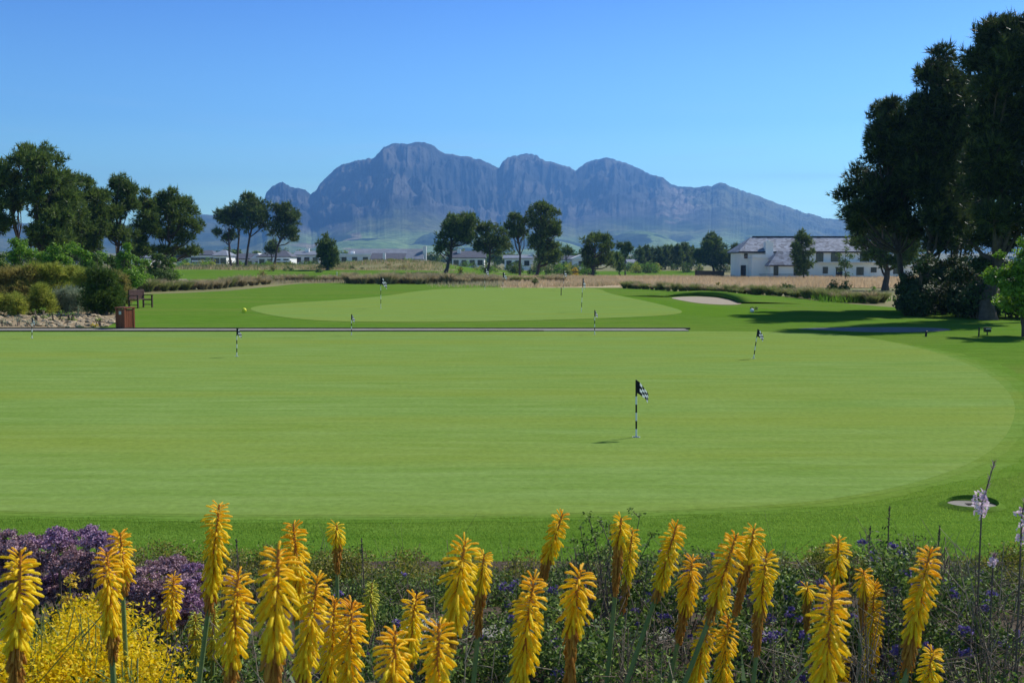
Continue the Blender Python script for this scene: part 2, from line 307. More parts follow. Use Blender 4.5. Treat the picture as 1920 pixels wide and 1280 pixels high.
def mountain():
    nu, nv = 1500, 230
    px = np.concatenate((np.linspace(-1400, 300, 200), np.linspace(301, 1700, 1100), np.linspace(1702, 3200, 200)))
    rp = np.array(RIDGE, float); py = np.interp(px, rp[:, 0], rp[:, 1])
    t = (px-960)/FPX
    inm = sst(480, 530, px)*(1-sst(1500, 1700, px))
    Yr = 5600+300*np.sin(px/140)+260*(fbm(px/90, px*0, 5, 3)-.5)
    Yr = Yr+900*sst(500, 400, px)
    py = py-(4.5*(fbm(px/11, px*0+3, 8, 4, True)-.55)+1.5*(fbm(px/3.2, px*0+1, 18, 2)-.5))*inm-1.0
    zr = np.array([P(a, b, c)[2] for a, b, c in zip(px, py, Yr)])
    Yf = 2900.0
    s = np.concatenate((np.linspace(0, 1, nv-30), 1+np.linspace(.01, .9, 30)**1.3))
    Tt, Sg = np.meshgrid(px, s, indexing='ij')
    YR = Yr[:, None]; ZR = zr[:, None]
    Yv = Yf+(YR-Yf)*Sg
    Xv = Tt*0+((Tt-960)/FPX)*Yv
    # buttresses and gullies on the steep part
    wob = fbm(Tt/120, Sg*4, 41, 3)*1.3; g1 = .68*fbm(Tt/130+wob+Sg*1.6, Sg*3.2+wob, 21, 4, True)+  .32*fbm(Tt/44-Sg*2.4+wob*1.5, Sg*9, 27, 4, True); g2 = fbm(Tt/14+wob*2, Sg*26, 33, 4, True)
    rug = (1-sst(1150, 1420, Tt)*.75)*inm[:, None]
    gl = ((g1-.55)*.28+(g2-.5)*.05+.012*np.sin(Sg*55+wob*9))*sst(.48, .70, Sg)*(1-sst(.93, 1.0, Sg))*(.3+.7*rug)
    low = (fbm(Xv/520, Yv/520, 9, 5)-.45)*.10*sst(.05, .3, Sg)*(1-sst(.7, .95, Sg))
    s2 = np.clip(Sg+gl+low, 0, 1)
    cliff = np.interp(s2, [0, .12, .3, .45, .58, .66, .74, .80, .88, .95, 1], [.02, .05, .12, .22, .36, .5, .66, .76, .9, .96, 1])
    soft = np.interp(s2, [0, .15, .35, .6, .85, 1], [.02, .07, .2, .52, .88, 1])
    rr = (1-sst(1090, 1330, Tt))*inm[:, None]
    prof = cliff*rr+soft*(1-rr)
    Z = ZR*prof+(fbm(Tt/7, Sg*22, 51, 3)-.5)*16*sst(.5, .7, Sg)*(1-sst(.985, 1, Sg))*inm[:, None]
    Z = np.where(Sg < .995, np.minimum(Z, ZR*(Yv/YR)*.985), Z)
    back = Sg > 1
    Z = np.where(back, ZR*(1-np.clip((Sg-1)*1.1, 0, 1)), Z)
    Z = np.where(Sg >= 1, Z, Z)
    def hill(cx, cy, top, wx, wy):
        h = P(cx, top, cy)[2]; x0 = (cx-960)/FPX*cy
        return h*np.exp(-((Xv-x0)/(wx/FPX*cy))**2-((Yv-cy)/wy)**2)
    Z = np.maximum(Z, hill(1195, 3650, 433, 105, 420)); Z = np.maximum(Z, hill(1015, 3500, 449, 120, 380)*1)
    Z = np.maximum(Z, hill(700, 3700, 447, 150, 500)); Z = Z-35*(1-sst(0, .06, Sg))
    # land cover by place: rock, fynbos slopes, fields on the lower hills
    rock = np.array((.045, .05, .046)); rock2 = np.array((.105, .10, .085)); fyn = np.array((.06, .085, .03)); fyn2 = np.array((.15, .165, .06))
    n1 = fbm(Xv/160, Z/60, 61, 5)[..., None]; n2 = fbm(Xv/240, Yv/240, 71, 5)[..., None]
    crock = rock*(1-sst(.4, .65, n1))+rock2*sst(.4, .65, n1)
    cf = fyn*(1-sst(.38, .62, n2))+fyn2*sst(.38, .62, n2)
    k = (sst(.42, .6, s2+(n1[..., 0]-.5)*.25)*(.15+.85*rug))[..., None]
    col = cf*(1-k)+crock*k
    scar = (np.exp(-((Tt-(1275+20*np.sin(Sg*20)))/34)**2)*sst(.42, .52, Sg)*(1-sst(.8, .9, Sg))*sst(.48, .6, fbm(Xv/70, Yv/130, 83, 4)))[..., None]
    col = col*(1-scar*.7)+np.array((.27, .22, .18))*scar*.7
    cellx = np.floor(Xv/210+.7*fbm(Xv/400, Yv/400, 91, 2)*2); celly = np.floor(Yv/260+fbm(Xv/350, Yv/350, 95, 2)*2.5)
    hsh = _h(cellx, celly, 5)[..., None]
    fld = np.where(hsh < .38, np.array((.16, .24, .07)), np.where(hsh < .68, np.array((.22, .3, .10)), np.where(hsh < .82, np.array((.3, .25, .15)), np.array((.07, .1, .05)))))
    wood = sst(.56, .62, fbm(Xv/130, Yv/200, 97, 4))[..., None]; fld = fld*(1-wood)+np.array((.04, .065, .035))*wood
    fk = ((1-sst(85, 150, Z+(n2[..., 0]-.5)*70))*sst(470, 640, Tt)*(1-sst(1350, 1450, Tt)))[..., None]
    col = col*(1-fk)+fld*fk
    V = np.stack((Xv, Yv, Z), -1).reshape(-1, 3); a, b = Tt.shape
    i, j = np.meshgrid(np.arange(a-1), np.arange(b-1), indexing='ij')
    F = np.stack((i*b+j, (i+1)*b+j, (i+1)*b+j+1, i*b+j+1), -1).reshape(-1, 4)
    tag(mesh_np('mountain', V, [F], M['mountain'], smooth=True, col=col.reshape(-1, 3)), kind='structure')
mountain()
def haze():
    b = MB().box(-9500, 9500, -600, 9000, -3, 760).build('haze', bpy.data.materials.new('haze_air'))
    m = b.data.materials[0]; m.use_nodes = True; t = m.node_tree; t.nodes.remove(t.nodes['Principled BSDF'])
    v = t.nodes.new('ShaderNodeVolumePrincipled'); v.inputs['Color'].default_value = (.19, .47, 1, 1); v.inputs['Density'].default_value = HAZE
    v.inputs['Anisotropy'].default_value = .35
    t.links.new(v.outputs[0], t.nodes['Material Output'].inputs['Volume']); tag(b, kind='stuff')
HAZE = 1.5e-4
haze()
def sheet(name, pts, mt, z=0.0, kind='structure', zs=None, smoothn=0):
    """flat polygon through the given ground points (closed spline-like densified outline)"""
    pts = np.array([(p[0], p[1]) for p in pts], float)
    for _ in range(smoothn):            # Chaikin
        nx = np.roll(pts, -1, 0); pts = np.stack((pts*.75+nx*.25, pts*.25+nx*.75), 1).reshape(-1, 2)
    b = MB().add([(x, y, z) for x, y in pts], [tuple(range(len(pts)))])
    o = b.build(name, mt); me = o.data
    if me.polygons[0].normal.z < 0: me.flip_normals()
    return tag(o, kind=kind)
LAWN_FAR = [(-500, 566), (100, 560), (240, 552), (330, 550), (430, 545), (500, 538), (560, 532), (640, 530), (690, 532), (800, 531), (860, 529), (950, 529), (1040, 530), (1120, 531), (1200, 540), (1300, 548), (1400, 550), (1460, 555), (1530, 563), (1600, 570), (1700, 578), (1900, 580), (2500, 580)]
lawn_pts = [G(*p) for p in LAWN_FAR]+[(60, 6.8), (-60, 6.8)]
sheet('lawn', lawn_pts, M['lawn'], 0.0)
GREEN = [(-1500, 645), (-900, 624), (0, 623), (700, 622), (1280, 621), (1470, 622), (1570, 626), (1640, 635), (1720, 651), (1800, 675), (1862, 706), (1895, 738), (1906, 768), (1892, 812), (1855, 850), (1790, 882), (1700, 910), (1600, 930), (1480, 946), (1300, 956), (1040, 964), (700, 967), (400, 966), (0, 960), (-400, 940), (-1500, 840)]
GP = np.array([G(*p)[:2] for p in GREEN])
ctr = np.array((-5., 19.)); 
def grown(base, k, seed):              # outline moved outwards, more on the right where the mowing heights blend; slightly ragged
    P2 = base.copy()
    for _ in range(4): nx = np.roll(P2, -1, 0); P2 = np.stack((P2*.75+nx*.25, P2*.25+nx*.75), 1).reshape(-1, 2)
    v = P2-ctr; u = v/np.linalg.norm(v, axis=1)[:, None]; wgt = .3+.55*sst(1, 8, P2[:, 0])*(1-sst(24, 31, P2[:, 1])); wgt = wgt*(1-sst(29, 34, P2[:, 1]))
    j = (fbm(P2[:, 0]*2.2, P2[:, 1]*2.2, seed, 4)-.5)*.55*wgt*min(1, k*1.5)
    return P2+u*(k*wgt+j)[:, None]
sheet('green_collar', grown(GP, .95, 3), M['collar1'], .002)
sheet('green_collar', grown(GP, .55, 5), M['collar2'], .0035)
sheet('green_collar', grown(GP, .22, 7), M['collar3'], .005)
sheet('putting_green', grown(GP, 0.0, 9), M['green'], .0065)
FG = [(464, 581), (480, 573), (560, 567), (660, 561), (730, 554), (780, 546), (830, 541), (930, 539), (1060, 539), (1125, 541), (1140, 550), (1190, 560), (1240, 571), (1290, 585), (1250, 592), (1100, 598), (900, 603), (720, 604), (600, 602), (520, 594)]
sheet('far_green', [G(*p) for p in FG], M['green'], .008, smoothn=2)
sheet('far_green_collar', [G(*p) for p in [(1140, 548), (1240, 562), (1330, 574), (1440, 578), (1480, 586), (1380, 596), (1290, 592), (1250, 580)]], M['collar'], .004, smoothn=2)
# path with dark edging behind the putting green
a = G(1282, 617); xr = a[0]
tag(MB().box(-32, xr, 35.7, 36.65, -.02, .03).build('path', M['concrete'], bevel=.01), kind='structure')
tag(MB().box(-32, xr+.2, 36.65, 36.75, -.02, .06).build('path_edging', M['edge']), kind='structure')
tag(MB().box(-32, xr-5, 35.58, 35.7, -.02, .036).build('path_kerb', M['edge']), kind='structure')
def strip(name, line, wd, mt, z):
    L = np.array([G(*p)[:2] for p in line]); T = np.gradient(L, axis=0); T /= np.linalg.norm(T, axis=1)[:, None]
    N = np.stack((-T[:, 1], T[:, 0]), 1); return sheet(name, list(L+N*wd/2)+list((L-N*wd/2)[::-1]), mt, z)
sheet('cart_path', [G(*p) for p in [(1480, 616.5), (1560, 614), (1680, 613), (1760, 614.5), (1790, 618), (1760, 621.5), (1690, 623), (1620, 622.5), (1540, 619)]], M['asphalt'], .004, smoothn=2)
# fairway rising on the far left
def terrain_sheet(name, px0, px1, y0, y1, mt, off=.02, nx=60, ny=30, edge=0):
    U, V_ = np.meshgrid(np.linspace(0, 1, nx), np.linspace(0, 1, ny), indexing='ij')
    Y = y0+(y1-y0)*V_; X = ((px0+(px1-px0)*U)-960)/FPX*Y
    wv = edge*(fbm(U*6, V_*0+name.__len__(), 3, 3)-.5)*(1-abs(2*V_-1))*0
    Z = H(X, Y)+off; V = np.stack((X, Y+wv, Z), -1).reshape(-1, 3)
    i, j = np.meshgrid(np.arange(nx-1), np.arange(ny-1), indexing='ij')
    F = np.stack((i*ny+j, (i+1)*ny+j, (i+1)*ny+j+1, i*ny+j+1), -1).reshape(-1, 4)
    return tag(mesh_np(name, V, [F], mt, smooth=True), kind='structure')
terrain_sheet('fairway', 120, 945, 140, 196, M['fairway'])
terrain_sheet('far_lawn', 830, 1330, 190, 270, M['fairway'])
terrain_sheet('dry_field', 940, 1800, 101, 187, M['drysoil'], .012)
terrain_sheet('driveway', 1330, 1392, 188, 208, M['concrete'], .03)
def bunker(name, pts, mt_lip):
    L = [G(*p) for p in pts]; o = sheet(name, L, M['sand'], .012, smoothn=2); return o
bunker('bunker', [(1252, 558), (1300, 555.5), (1350, 558), (1388, 566), (1392, 571), (1360, 572), (1310, 569), (1275, 563)], 0)
# turf lip round the back of the bunker
def lip():
    L = np.array([G(*p)[:2] for p in [(1246, 557), (1262, 556), (1285, 555), (1310, 554.6), (1335, 556), (1358, 558.5), (1378, 563), (1392, 569)]])
    sec = [(0, 0), (.0, .26), (.35, .36), (.9, .22), (1.6, 0)]; n = len(L); T = np.gradient(L, axis=0); T /= np.linalg.norm(T, axis=1)[:, None]; N = np.stack((-T[:, 1], T[:, 0]), 1)
    V = []; F = []
    for i in range(n):
        k = math.sin(PI*min(max((i+.15)/(n-.7), .02), .98))**.5
        for (d, z) in sec: V.append((*(L[i]+N[i]*(d*2.2-.25*(z > .2 and d == 0))), z*k))
    m = len(sec)
    for i in range(n-1):
        for j in range(m-1): F.append((i*m+j, (i+1)*m+j, (i+1)*m+j+1, i*m+j+1))
    tag(mesh_np('bunker_lip', np.array(V), [np.array(F)], M['lawn'], smooth=False), kind='structure')
lip()
o = terrain_sheet('fairway_bunker', 236, 352, 146, 152, M['sand'], .06)
# flower bed soil
def bed():
    xs = np.linspace(-9, 9, 90); ys = np.linspace(-1.5, 7.9, 60); X, Y = np.meshgrid(xs, ys, indexing='ij')
    Z = bedz(X, Y)+.05*(fbm(X*2, Y*2, 4, 4)-.5)*(1-sst(7, 7.8, Y))-.004*0
    Z = Z+.012; V = np.stack((X, Y, Z), -1).reshape(-1, 3); a, b = X.shape
    i, j = np.meshgrid(np.arange(a-1), np.arange(b-1), indexing='ij')
    tag(mesh_np('flower_bed', V, [np.stack((i*b+j, (i+1)*b+j, (i+1)*b+j+1, i*b+j+1), -1).reshape(-1, 4)], M['soil'], smooth=True), kind='structure')
bed()
def rock_bed():
    pts = [(-700, 585), (-100, 575), (100, 575), (200, 585), (232, 590), (226, 600), (200, 613), (150, 614), (-100, 614), (-700, 614)]
    sheet('rock_garden_ground', [G(*p) for p in pts], M['gravel'], .006)
rock_bed()
# ------------------------------------------------------------------ plants
def crown_pts(blobs, dens, sub=.42, squash=.85, K=14, jit=.25):
    """tuft positions and outward directions in clumps over a set of balls"""
    Ps = []; Ds = []
    for (c, r) in blobs:
        k = max(5, int(K)); dirs = unit(RNG.normal(size=(k, 3))); dirs[:, 2] = dirs[:, 2]*.8+.12
        cc = c+dirs*r*RNG.uniform(.35, .78, (k, 1))*np.array((1, 1, squash))
        n = max(10, int(dens*r*r)); which = RNG.integers(0, k, n)
        rr = r*sub*RNG.uniform(.75, 1.25, k)[which]
        dd = unit(RNG.normal(size=(n, 3))); p = cc[which]+dd*(rr*RNG.uniform(.35, 1.05, n)**.6)[:, None]*np.array((1, 1, .72))
        Ps.append(p); Ds.append(unit(dd*.7+unit(p-c)*.6+np.array((0, 0, .55))+RNG.normal(size=(n, 3))*jit))
    return np.concatenate(Ps), np.concatenate(Ds)
def needles(p, d, L, W, k=6, spread=.55):
    n = len(p); v = RNG.uniform(0, 1, n)**1.5
    P_ = np.repeat(p, k, 0); D = unit(np.repeat(d, k, 0)+RNG.normal(size=(n*k, 3))*spread)
    return blades(P_, D, L*RNG.uniform(.6, 1.15, n*k), W, np.repeat(v, k))
def limbs(T, base, top_pts, blobs, r0, wob=.04):
    """trunk through top_pts, a limb to every ball"""
    pts = [np.asarray(base, float)]+[np.asarray(q, float) for q in top_pts]
    pts = np.array(pts); s = np.linspace(0, 1, len(pts)); ss = np.linspace(0, 1, 12)
    path = np.stack([np.interp(ss, s, pts[:, i]) for i in range(3)], 1)
    hgt = path[-1, 2]-path[0, 2]; path[1:-1, :2] += RNG.normal(size=(10, 2))*wob*hgt*.35
    rad = r0*(1-ss*.82); rad[0] *= 1.35
    T.add(path, rad, 9)
    for (c, r) in blobs:
        zt = path[0, 2]+(c[2]-path[0, 2])*random.uniform(.55, .8); i = int(np.argmin(abs(path[:, 2]-zt)))
        a = path[i]; L = np.linalg.norm(c-a)
        if L < .3: continue
        mid = (a+c)/2+np.array((random.uniform(-.08, .08)*L, random.uniform(-.08, .08)*L, -.1*L))
        T.add([a, (a*.6+mid*.4), mid, (mid+c)/2, c], [rad[i]*.55, rad[i]*.48, rad[i]*.38, rad[i]*.28, rad[i]*.16], 6)
        for _ in range(4):
            e = c+unit(RNG.normal(size=3))*r*.75; e[2] = max(e[2], c[2]-r*.3)
            T.add([mid*.3+c*.7, (c+e)/2+np.array((0, 0, -.05*r)), e], [rad[i]*.2, rad[i]*.13, rad[i]*.05], 5)
def tree(name, label, px, d, blobs, mt='pine', r0=.2, dens=90, L=.45, W=.09, group=None, cat='tree', z=None, lean=None, k=6, deep=.8, leaf=None, sub=.42, K=14, bark='bark'):
    x = (px-960)/FPX*d; z0 = H0(x, d) if z is None else z; base = np.array((x, d, z0))
    cx = [b[0] for b in blobs]; wid = (max(b[0]+b[2] for b in blobs)-min(b[0]-b[2] for b in blobs))*d/FPX
    B = []
    for (bx, by, br) in blobs:
        dy = random.uniform(-1, 1)*wid*.5*deep; r = br*1.17*d/FPX; c = P(bx, by, d); c = c+np.array((0, dy, 0)); B.append((c, r))
    # a few balls behind and before for depth
    if group in SKIRT and label.find('cut by') < 0:      # lower boughs hanging round the stem
        yb = max(b[1]+b[2]*.4 for b in blobs); xm = sum(b[0] for b in blobs)/len(blobs); ws = (max(b[0] for b in blobs)-min(b[0] for b in blobs))*.5
        for _ in range(6):
            q = P(xm+random.uniform(-1, 1)*ws, yb+random.uniform(-6, 16)*(1 if d > 60 else 2), d)+np.array((0, random.uniform(-1, 1)*wid*.3, 0)); B.append((q, random.uniform(8, 14)*(1 if d > 60 else 2)*d/FPX))
    for i in range(len(B)):
        if random.random() < .6:
            c, r = B[i]; s = -1 if c[1] > d else 1
            B.append((c+np.array((random.uniform(-.3, .3)*r, s*random.uniform(.2, .5)*wid*deep, random.uniform(-.3, .3)*r)), r*.85))
    F_ = list(B)
    for i in range(len(B)//2):         # fill between neighbouring balls so the crown closes up
        c, r = random.choice(B); o_ = min((q for q in B if q[0] is not c), key=lambda q: np.linalg.norm(q[0]-c)*random.uniform(.8, 1.6)); F_.append(((c+o_[0])/2, (r+o_[1])*.45))
    ts = sorted(blobs, key=lambda b: b[1]); top = P(ts[0][0], ts[0][1]+ts[0][2]*.2, d)
    mid = P(sum(cx)/len(cx)*.5+px*.5, (max(b[1] for b in blobs)+max(b[1]+b[2] for b in blobs))/2, d)
    root = thing(name, label, cat, base, group)
    T = Tubes(); limbs(T, base+(0, 0, -.1), [mid, (mid+top)/2, top] if mid[2] > z0+.4 else [(base+top)/2, top], B, r0); T.build('trunk', M[bark], root, base)
    p, dd = crown_pts(F_, dens*1.25, sub=sub*(1.2 if mt == 'pine_big' else 1.08), K=K*(1.15 if mt == 'pine_big' else 1.3))
    if leaf: V, F, v = leaves(p, unit(dd+RNG.normal(size=p.shape)*.6), leaf*RNG.uniform(.6, 1.3, len(p)), leaf*.55, RNG.uniform(0, 1, len(p)))
    else:
        V, F, v = needles(p, dd, L, W, k)
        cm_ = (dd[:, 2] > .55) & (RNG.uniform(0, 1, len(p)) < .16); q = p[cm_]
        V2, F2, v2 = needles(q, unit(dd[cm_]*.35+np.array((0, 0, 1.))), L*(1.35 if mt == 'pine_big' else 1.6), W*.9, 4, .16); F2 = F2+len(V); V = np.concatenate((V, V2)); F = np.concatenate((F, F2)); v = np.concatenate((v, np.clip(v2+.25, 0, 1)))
    mesh_np('crown', V-base, [F], M[mt], root, var=v)
    return root
SKIRT = ('pines on the left behind the shrub border',)
LG = 'pines on the left behind the shrub border'
tree('pine_tree', 'tall pine cut by the left edge of the picture', -12, 93, [(-10, 350, 28), (0, 385, 24), (-15, 420, 30), (2, 430, 20), (-5, 330, 20)], r0=.2, group=LG)
tree('pine_tree', 'slender pine with thin bare trunk beside the tallest left pine', 24, 97, [(15, 318, 18), (30, 335, 20), (12, 350, 18), (40, 292, 20), (38, 370, 15)], r0=.16, group=LG)
tree('pine_tree', 'tallest pine of the left clump with broad rounded crown', 60, 95, [(55, 285, 20), (72, 283, 18), (45, 305, 20), (85, 305, 24), (100, 300, 14), (60, 325, 28), (95, 335, 28), (112, 340, 18), (75, 360, 32), (105, 375, 28), (80, 400, 30), (110, 410, 26), (95, 440, 28), (70, 430, 18), (115, 445, 20)], r0=.27, group=LG)
tree('pine_tree', 'dense pine with drooping boughs just right of the tallest left pine', 88, 103, [(135, 345, 18), (128, 370, 22), (150, 395, 26), (130, 405, 26), (118, 430, 24), (150, 430, 20)], r0=.22, group=LG)
tree('pine_tree', 'wide dark pine in the middle of the left clump', 172, 108, [(152, 340, 14), (167, 345, 17), (160, 365, 22), (185, 375, 22), (180, 400, 28), (198, 395, 18), (165, 425, 26), (188, 425, 20), (150, 445, 18), (178, 445, 16)], r0=.22, group=LG)
tree('pine_tree', 'pointed pine rising on a bare stem left of the two rightmost left pines', 221, 112, [(235, 338, 12), (218, 348, 16), (240, 355, 18), (210, 368, 14), (232, 375, 22), (248, 385, 16), (222, 400, 20), (208, 425, 16), (225, 435, 13), (200, 440, 12)], r0=.18, group=LG)
tree('pine_tree', 'narrow pine with ragged low boughs squeezed between two wider pines', 256, 118, [(276, 365, 12), (268, 380, 14), (284, 385, 12), (275, 402, 20), (265, 425, 18), (283, 430, 18), (258, 450, 15), (248, 462, 10)], r0=.16, group=LG)
tree('pine_tree', 'leaning pine with wide spreading crown at the right end of the left clump', 296, 122, [(331, 366, 13), (315, 375, 15), (344, 378, 13), (305, 388, 15), (333, 395, 22), (352, 398, 16), (315, 410, 20), (345, 420, 20), (365, 420, 12), (300, 418, 16), (288, 408, 10), (325, 435, 16), (352, 445, 16), (370, 430, 8), (300, 440, 12), (340, 455, 10)], r0=.21, group=LG)
CG = 'pines standing in front of the distant houses'
tree('pine_tree', 'small forward leaning pine, leftmost trunk of the three close together', 436, 222, [(415, 402, 13), (428, 397, 13), (422, 415, 14), (437, 412, 12), (408, 437, 9), (432, 440, 12), (422, 448, 8)], r0=.24, L=.7, W=.16, dens=30, group=CG, mt='pine_far')
tree('pine_tree', 'straight pine, middle trunk of the three close together', 447, 224, [(447, 388, 13), (455, 400, 14), (442, 410, 14), (452, 422, 13)], r0=.24, L=.7, W=.16, dens=30, group=CG, mt='pine_far')
tree('pine_tree', 'round topped pine, rightmost trunk of the three close together', 462, 221, [(468, 375, 14), (480, 385, 15), (462, 392, 14), (490, 400, 14), (476, 405, 18), (468, 425, 16), (488, 422, 14), (497, 412, 9)], r0=.27, L=.7, W=.16, dens=30, group=CG, mt='pine_far')
tree('pine_tree', 'single pine with curved leaning trunk right of the three close trunks', 514, 222, [(520, 392, 12), (535, 395, 14), (552, 404, 12), (528, 412, 16), (545, 418, 16), (515, 428, 13), (538, 435, 13), (556, 432, 9), (508, 437, 9), (552, 448, 8)], r0=.27, L=.7, W=.16, dens=30, group=CG, mt='pine_far')
tree('pine_tree', 'small dark pine behind the curved leaning trunk', 510, 255, [(510, 458, 10), (516, 470, 10), (505, 470, 8)], r0=.15, L=.7, W=.16, dens=30, group=CG, mt='pine_far')
tree('conifer_tree', 'compact pointed conifer standing alone among the low houses', 614, 196, [(613, 447, 9), (606, 458, 11), (622, 458, 10), (612, 470, 16), (625, 474, 11), (604, 482, 13), (620, 488, 14), (612, 496, 13)], r0=.22, L=.6, W=.14, dens=45, mt='pine', group=CG)
tree('pine_tree', 'forked pine with leaning trunk beside the grey roofed house', 835, 186, [(845, 410, 11), (858, 418, 14), (872, 410, 13), (885, 412, 12), (840, 428, 14), (872, 430, 17), (888, 430, 11), (855, 440, 14), (830, 445, 12), (828, 460, 12), (842, 462, 12), (868, 450, 14), (820, 470, 9), (885, 448, 8)], r0=.33, L=.6, W=.14, dens=40, mt='pine', group=CG)
tree('pine_tree', 'loose olive green pine right of the forked pine', 914, 186, [(900, 430, 11), (915, 426, 12), (932, 430, 12), (945, 438, 11), (905, 445, 14), (925, 448, 16), (942, 455, 12), (895, 462, 12), (915, 465, 15), (935, 472, 12), (950, 465, 9)], r0=.24, L=.6, W=.14, dens=34, mt='pine', group=CG)
tree('pine_tree', 'thin pine with bare lower trunk left of the tallest middle pine', 975, 182, [(960, 408, 10), (972, 412, 11), (955, 425, 10), (970, 428, 12), (980, 440, 10), (962, 440, 9), (985, 415, 9)], r0=.2, L=.6, W=.14, dens=38, mt='pine', group=CG)
tree('pine_tree', 'tallest pine of the middle group with full dark crown', 1002, 180, [(1010, 388, 12), (1025, 390, 13), (998, 400, 12), (1037, 402, 12), (1015, 410, 18), (1035, 422, 16), (1000, 425, 16), (1043, 438, 10), (1020, 440, 20), (1005, 458, 16), (1030, 465, 18), (1042, 460, 11), (1015, 482, 15), (1035, 488, 15), (1042, 478, 10)], r0=.34, L=.6, W=.14, dens=40, mt='pine', group=CG)
tree('pine_tree', 'short dark tree behind the right side of the tallest middle pine', 1062, 240, [(1060, 470, 9), (1068, 474, 8), (1055, 476, 8)], r0=.14, L=.6, W=.15, dens=30, mt='pine_far', group=CG)
tree('pine_tree', 'dark rounded twin stemmed pine right of the tallest middle pine', 1108, 184, [(1100, 452, 11), (1115, 447, 12), (1132, 450, 12), (1142, 460, 9), (1108, 468, 15), (1130, 470, 16), (1098, 475, 9), (1115, 488, 15), (1138, 485, 13), (1105, 495, 11), (1145, 495, 10)], r0=.28, L=.6, W=.14, dens=42, mt='pine', group=CG)
tree('pine_tree', 'small umbrella shaped pine beside the dark rounded pine', 1172, 215, [(1165, 462, 8), (1176, 462, 9), (1182, 470, 7), (1170, 473, 9)], r0=.15, L=.6, W=.14, dens=40, mt='pine_far', group=CG)
tree('pine_tree', 'low bushy conifer between the rounded pine and the umbrella pine', 1162, 200, [(1160, 490, 10), (1163, 502, 10), (1156, 478, 7)], r0=.15, L=.5, W=.14, dens=40, mt='pine', group=CG)
tree('pine_tree', 'broad cedar like pine with layered crown left of the white villa', 1337, 260, [(1337, 442, 8), (1332, 452, 10), (1345, 453, 10), (1322, 462, 12), (1340, 466, 15), (1355, 466, 10), (1312, 475, 12), (1330, 482, 16), (1352, 482, 14), (1365, 477, 9), (1318, 492, 12), (1345, 494, 12)], r0=.3, L=.7, W=.17, dens=34, mt='pine_far', group=CG)
tree('pine_tree', 'dark pine touching the left corner of the white villa', 1383, 262, [(1378, 465, 9), (1388, 470, 9), (1380, 480, 11), (1390, 485, 9), (1374, 490, 9)], r0=.2, L=.7, W=.17, dens=34, mt='pine_far', group=CG)
for i, (x, y, w_) in enumerate([(1200, 462, 9), (1212, 460, 9), (1224, 463, 9), (1236, 462, 9), (1247, 458, 9), (1258, 460, 9), (1270, 458, 10), (1284, 456, 11), (1296, 461, 9)]):
    tree('row_conifer', 'dark slim conifer in the tight row right of the middle pines', x, 290+i % 3*8, [(x, y+5, w_*.6), (x-2, y+14, w_), (x+2, y+25, w_), (x, y+36, w_)], r0=.2, L=.7, W=.18, dens=28, mt='pine_far', group='tight row of distant conifers', deep=.5)
# trees at the villa and on the right
tree('cypress_tree', 'upright feathery cypress in front of the white villa', 1506, 160, [(1505, 437, 7), (1498, 448, 8), (1512, 446, 8), (1490, 462, 8), (1520, 458, 8), (1504, 462, 13), (1492, 478, 10), (1520, 476, 10), (1506, 482, 14), (1498, 497, 12), (1515, 495, 11), (1503, 510, 11)], r0=.16, L=.5, W=.11, dens=80, mt='pine', deep=.5)
tree('young_tree', 'thin sparse young tree before the villa windows', 1585, 150, [(1585, 468, 8), (1575, 478, 8), (1592, 480, 9), (1583, 492, 10), (1592, 500, 9), (1578, 505, 8), (1588, 515, 8)], r0=.09, L=.4, W=.09, dens=60, mt='darkshrub', deep=.5, leaf=.3)
RG = 'dark pines towering over the right of the lawn'
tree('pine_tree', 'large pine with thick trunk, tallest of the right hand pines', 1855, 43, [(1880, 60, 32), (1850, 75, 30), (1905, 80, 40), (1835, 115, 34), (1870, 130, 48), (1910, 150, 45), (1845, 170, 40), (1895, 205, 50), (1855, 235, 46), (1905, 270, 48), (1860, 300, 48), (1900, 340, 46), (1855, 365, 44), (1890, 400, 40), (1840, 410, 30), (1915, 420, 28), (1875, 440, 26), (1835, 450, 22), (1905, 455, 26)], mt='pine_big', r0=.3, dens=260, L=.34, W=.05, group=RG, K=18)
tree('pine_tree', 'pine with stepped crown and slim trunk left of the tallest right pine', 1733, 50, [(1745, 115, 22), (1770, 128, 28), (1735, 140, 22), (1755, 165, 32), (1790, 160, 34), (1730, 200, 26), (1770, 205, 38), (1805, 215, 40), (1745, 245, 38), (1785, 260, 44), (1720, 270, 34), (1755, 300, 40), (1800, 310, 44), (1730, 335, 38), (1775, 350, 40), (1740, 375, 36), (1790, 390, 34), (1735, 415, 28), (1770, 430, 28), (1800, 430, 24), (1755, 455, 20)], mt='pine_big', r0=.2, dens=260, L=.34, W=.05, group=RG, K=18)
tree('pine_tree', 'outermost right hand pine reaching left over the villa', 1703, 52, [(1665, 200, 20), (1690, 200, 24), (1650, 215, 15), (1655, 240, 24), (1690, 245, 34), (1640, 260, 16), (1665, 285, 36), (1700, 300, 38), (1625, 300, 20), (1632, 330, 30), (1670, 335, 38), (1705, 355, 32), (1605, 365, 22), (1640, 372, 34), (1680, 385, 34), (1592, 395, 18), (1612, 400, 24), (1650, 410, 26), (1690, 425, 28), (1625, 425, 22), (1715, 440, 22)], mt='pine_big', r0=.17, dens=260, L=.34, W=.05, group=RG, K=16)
tree('pine_tree', 'slim pine trunk standing between the two biggest right pines', 1775, 54, [(1800, 330, 34), (1830, 350, 34), (1790, 370, 32), (1815, 400, 32), (1765, 405, 26), (1835, 430, 24), (1810, 250, 38), (1825, 200, 36), (1822, 150, 26), (1840, 290, 38), (1800, 300, 36), (1820, 460, 24), (1790, 455, 22)], mt='pine_big', r0=.19, dens=220, L=.34, W=.05, group=RG)
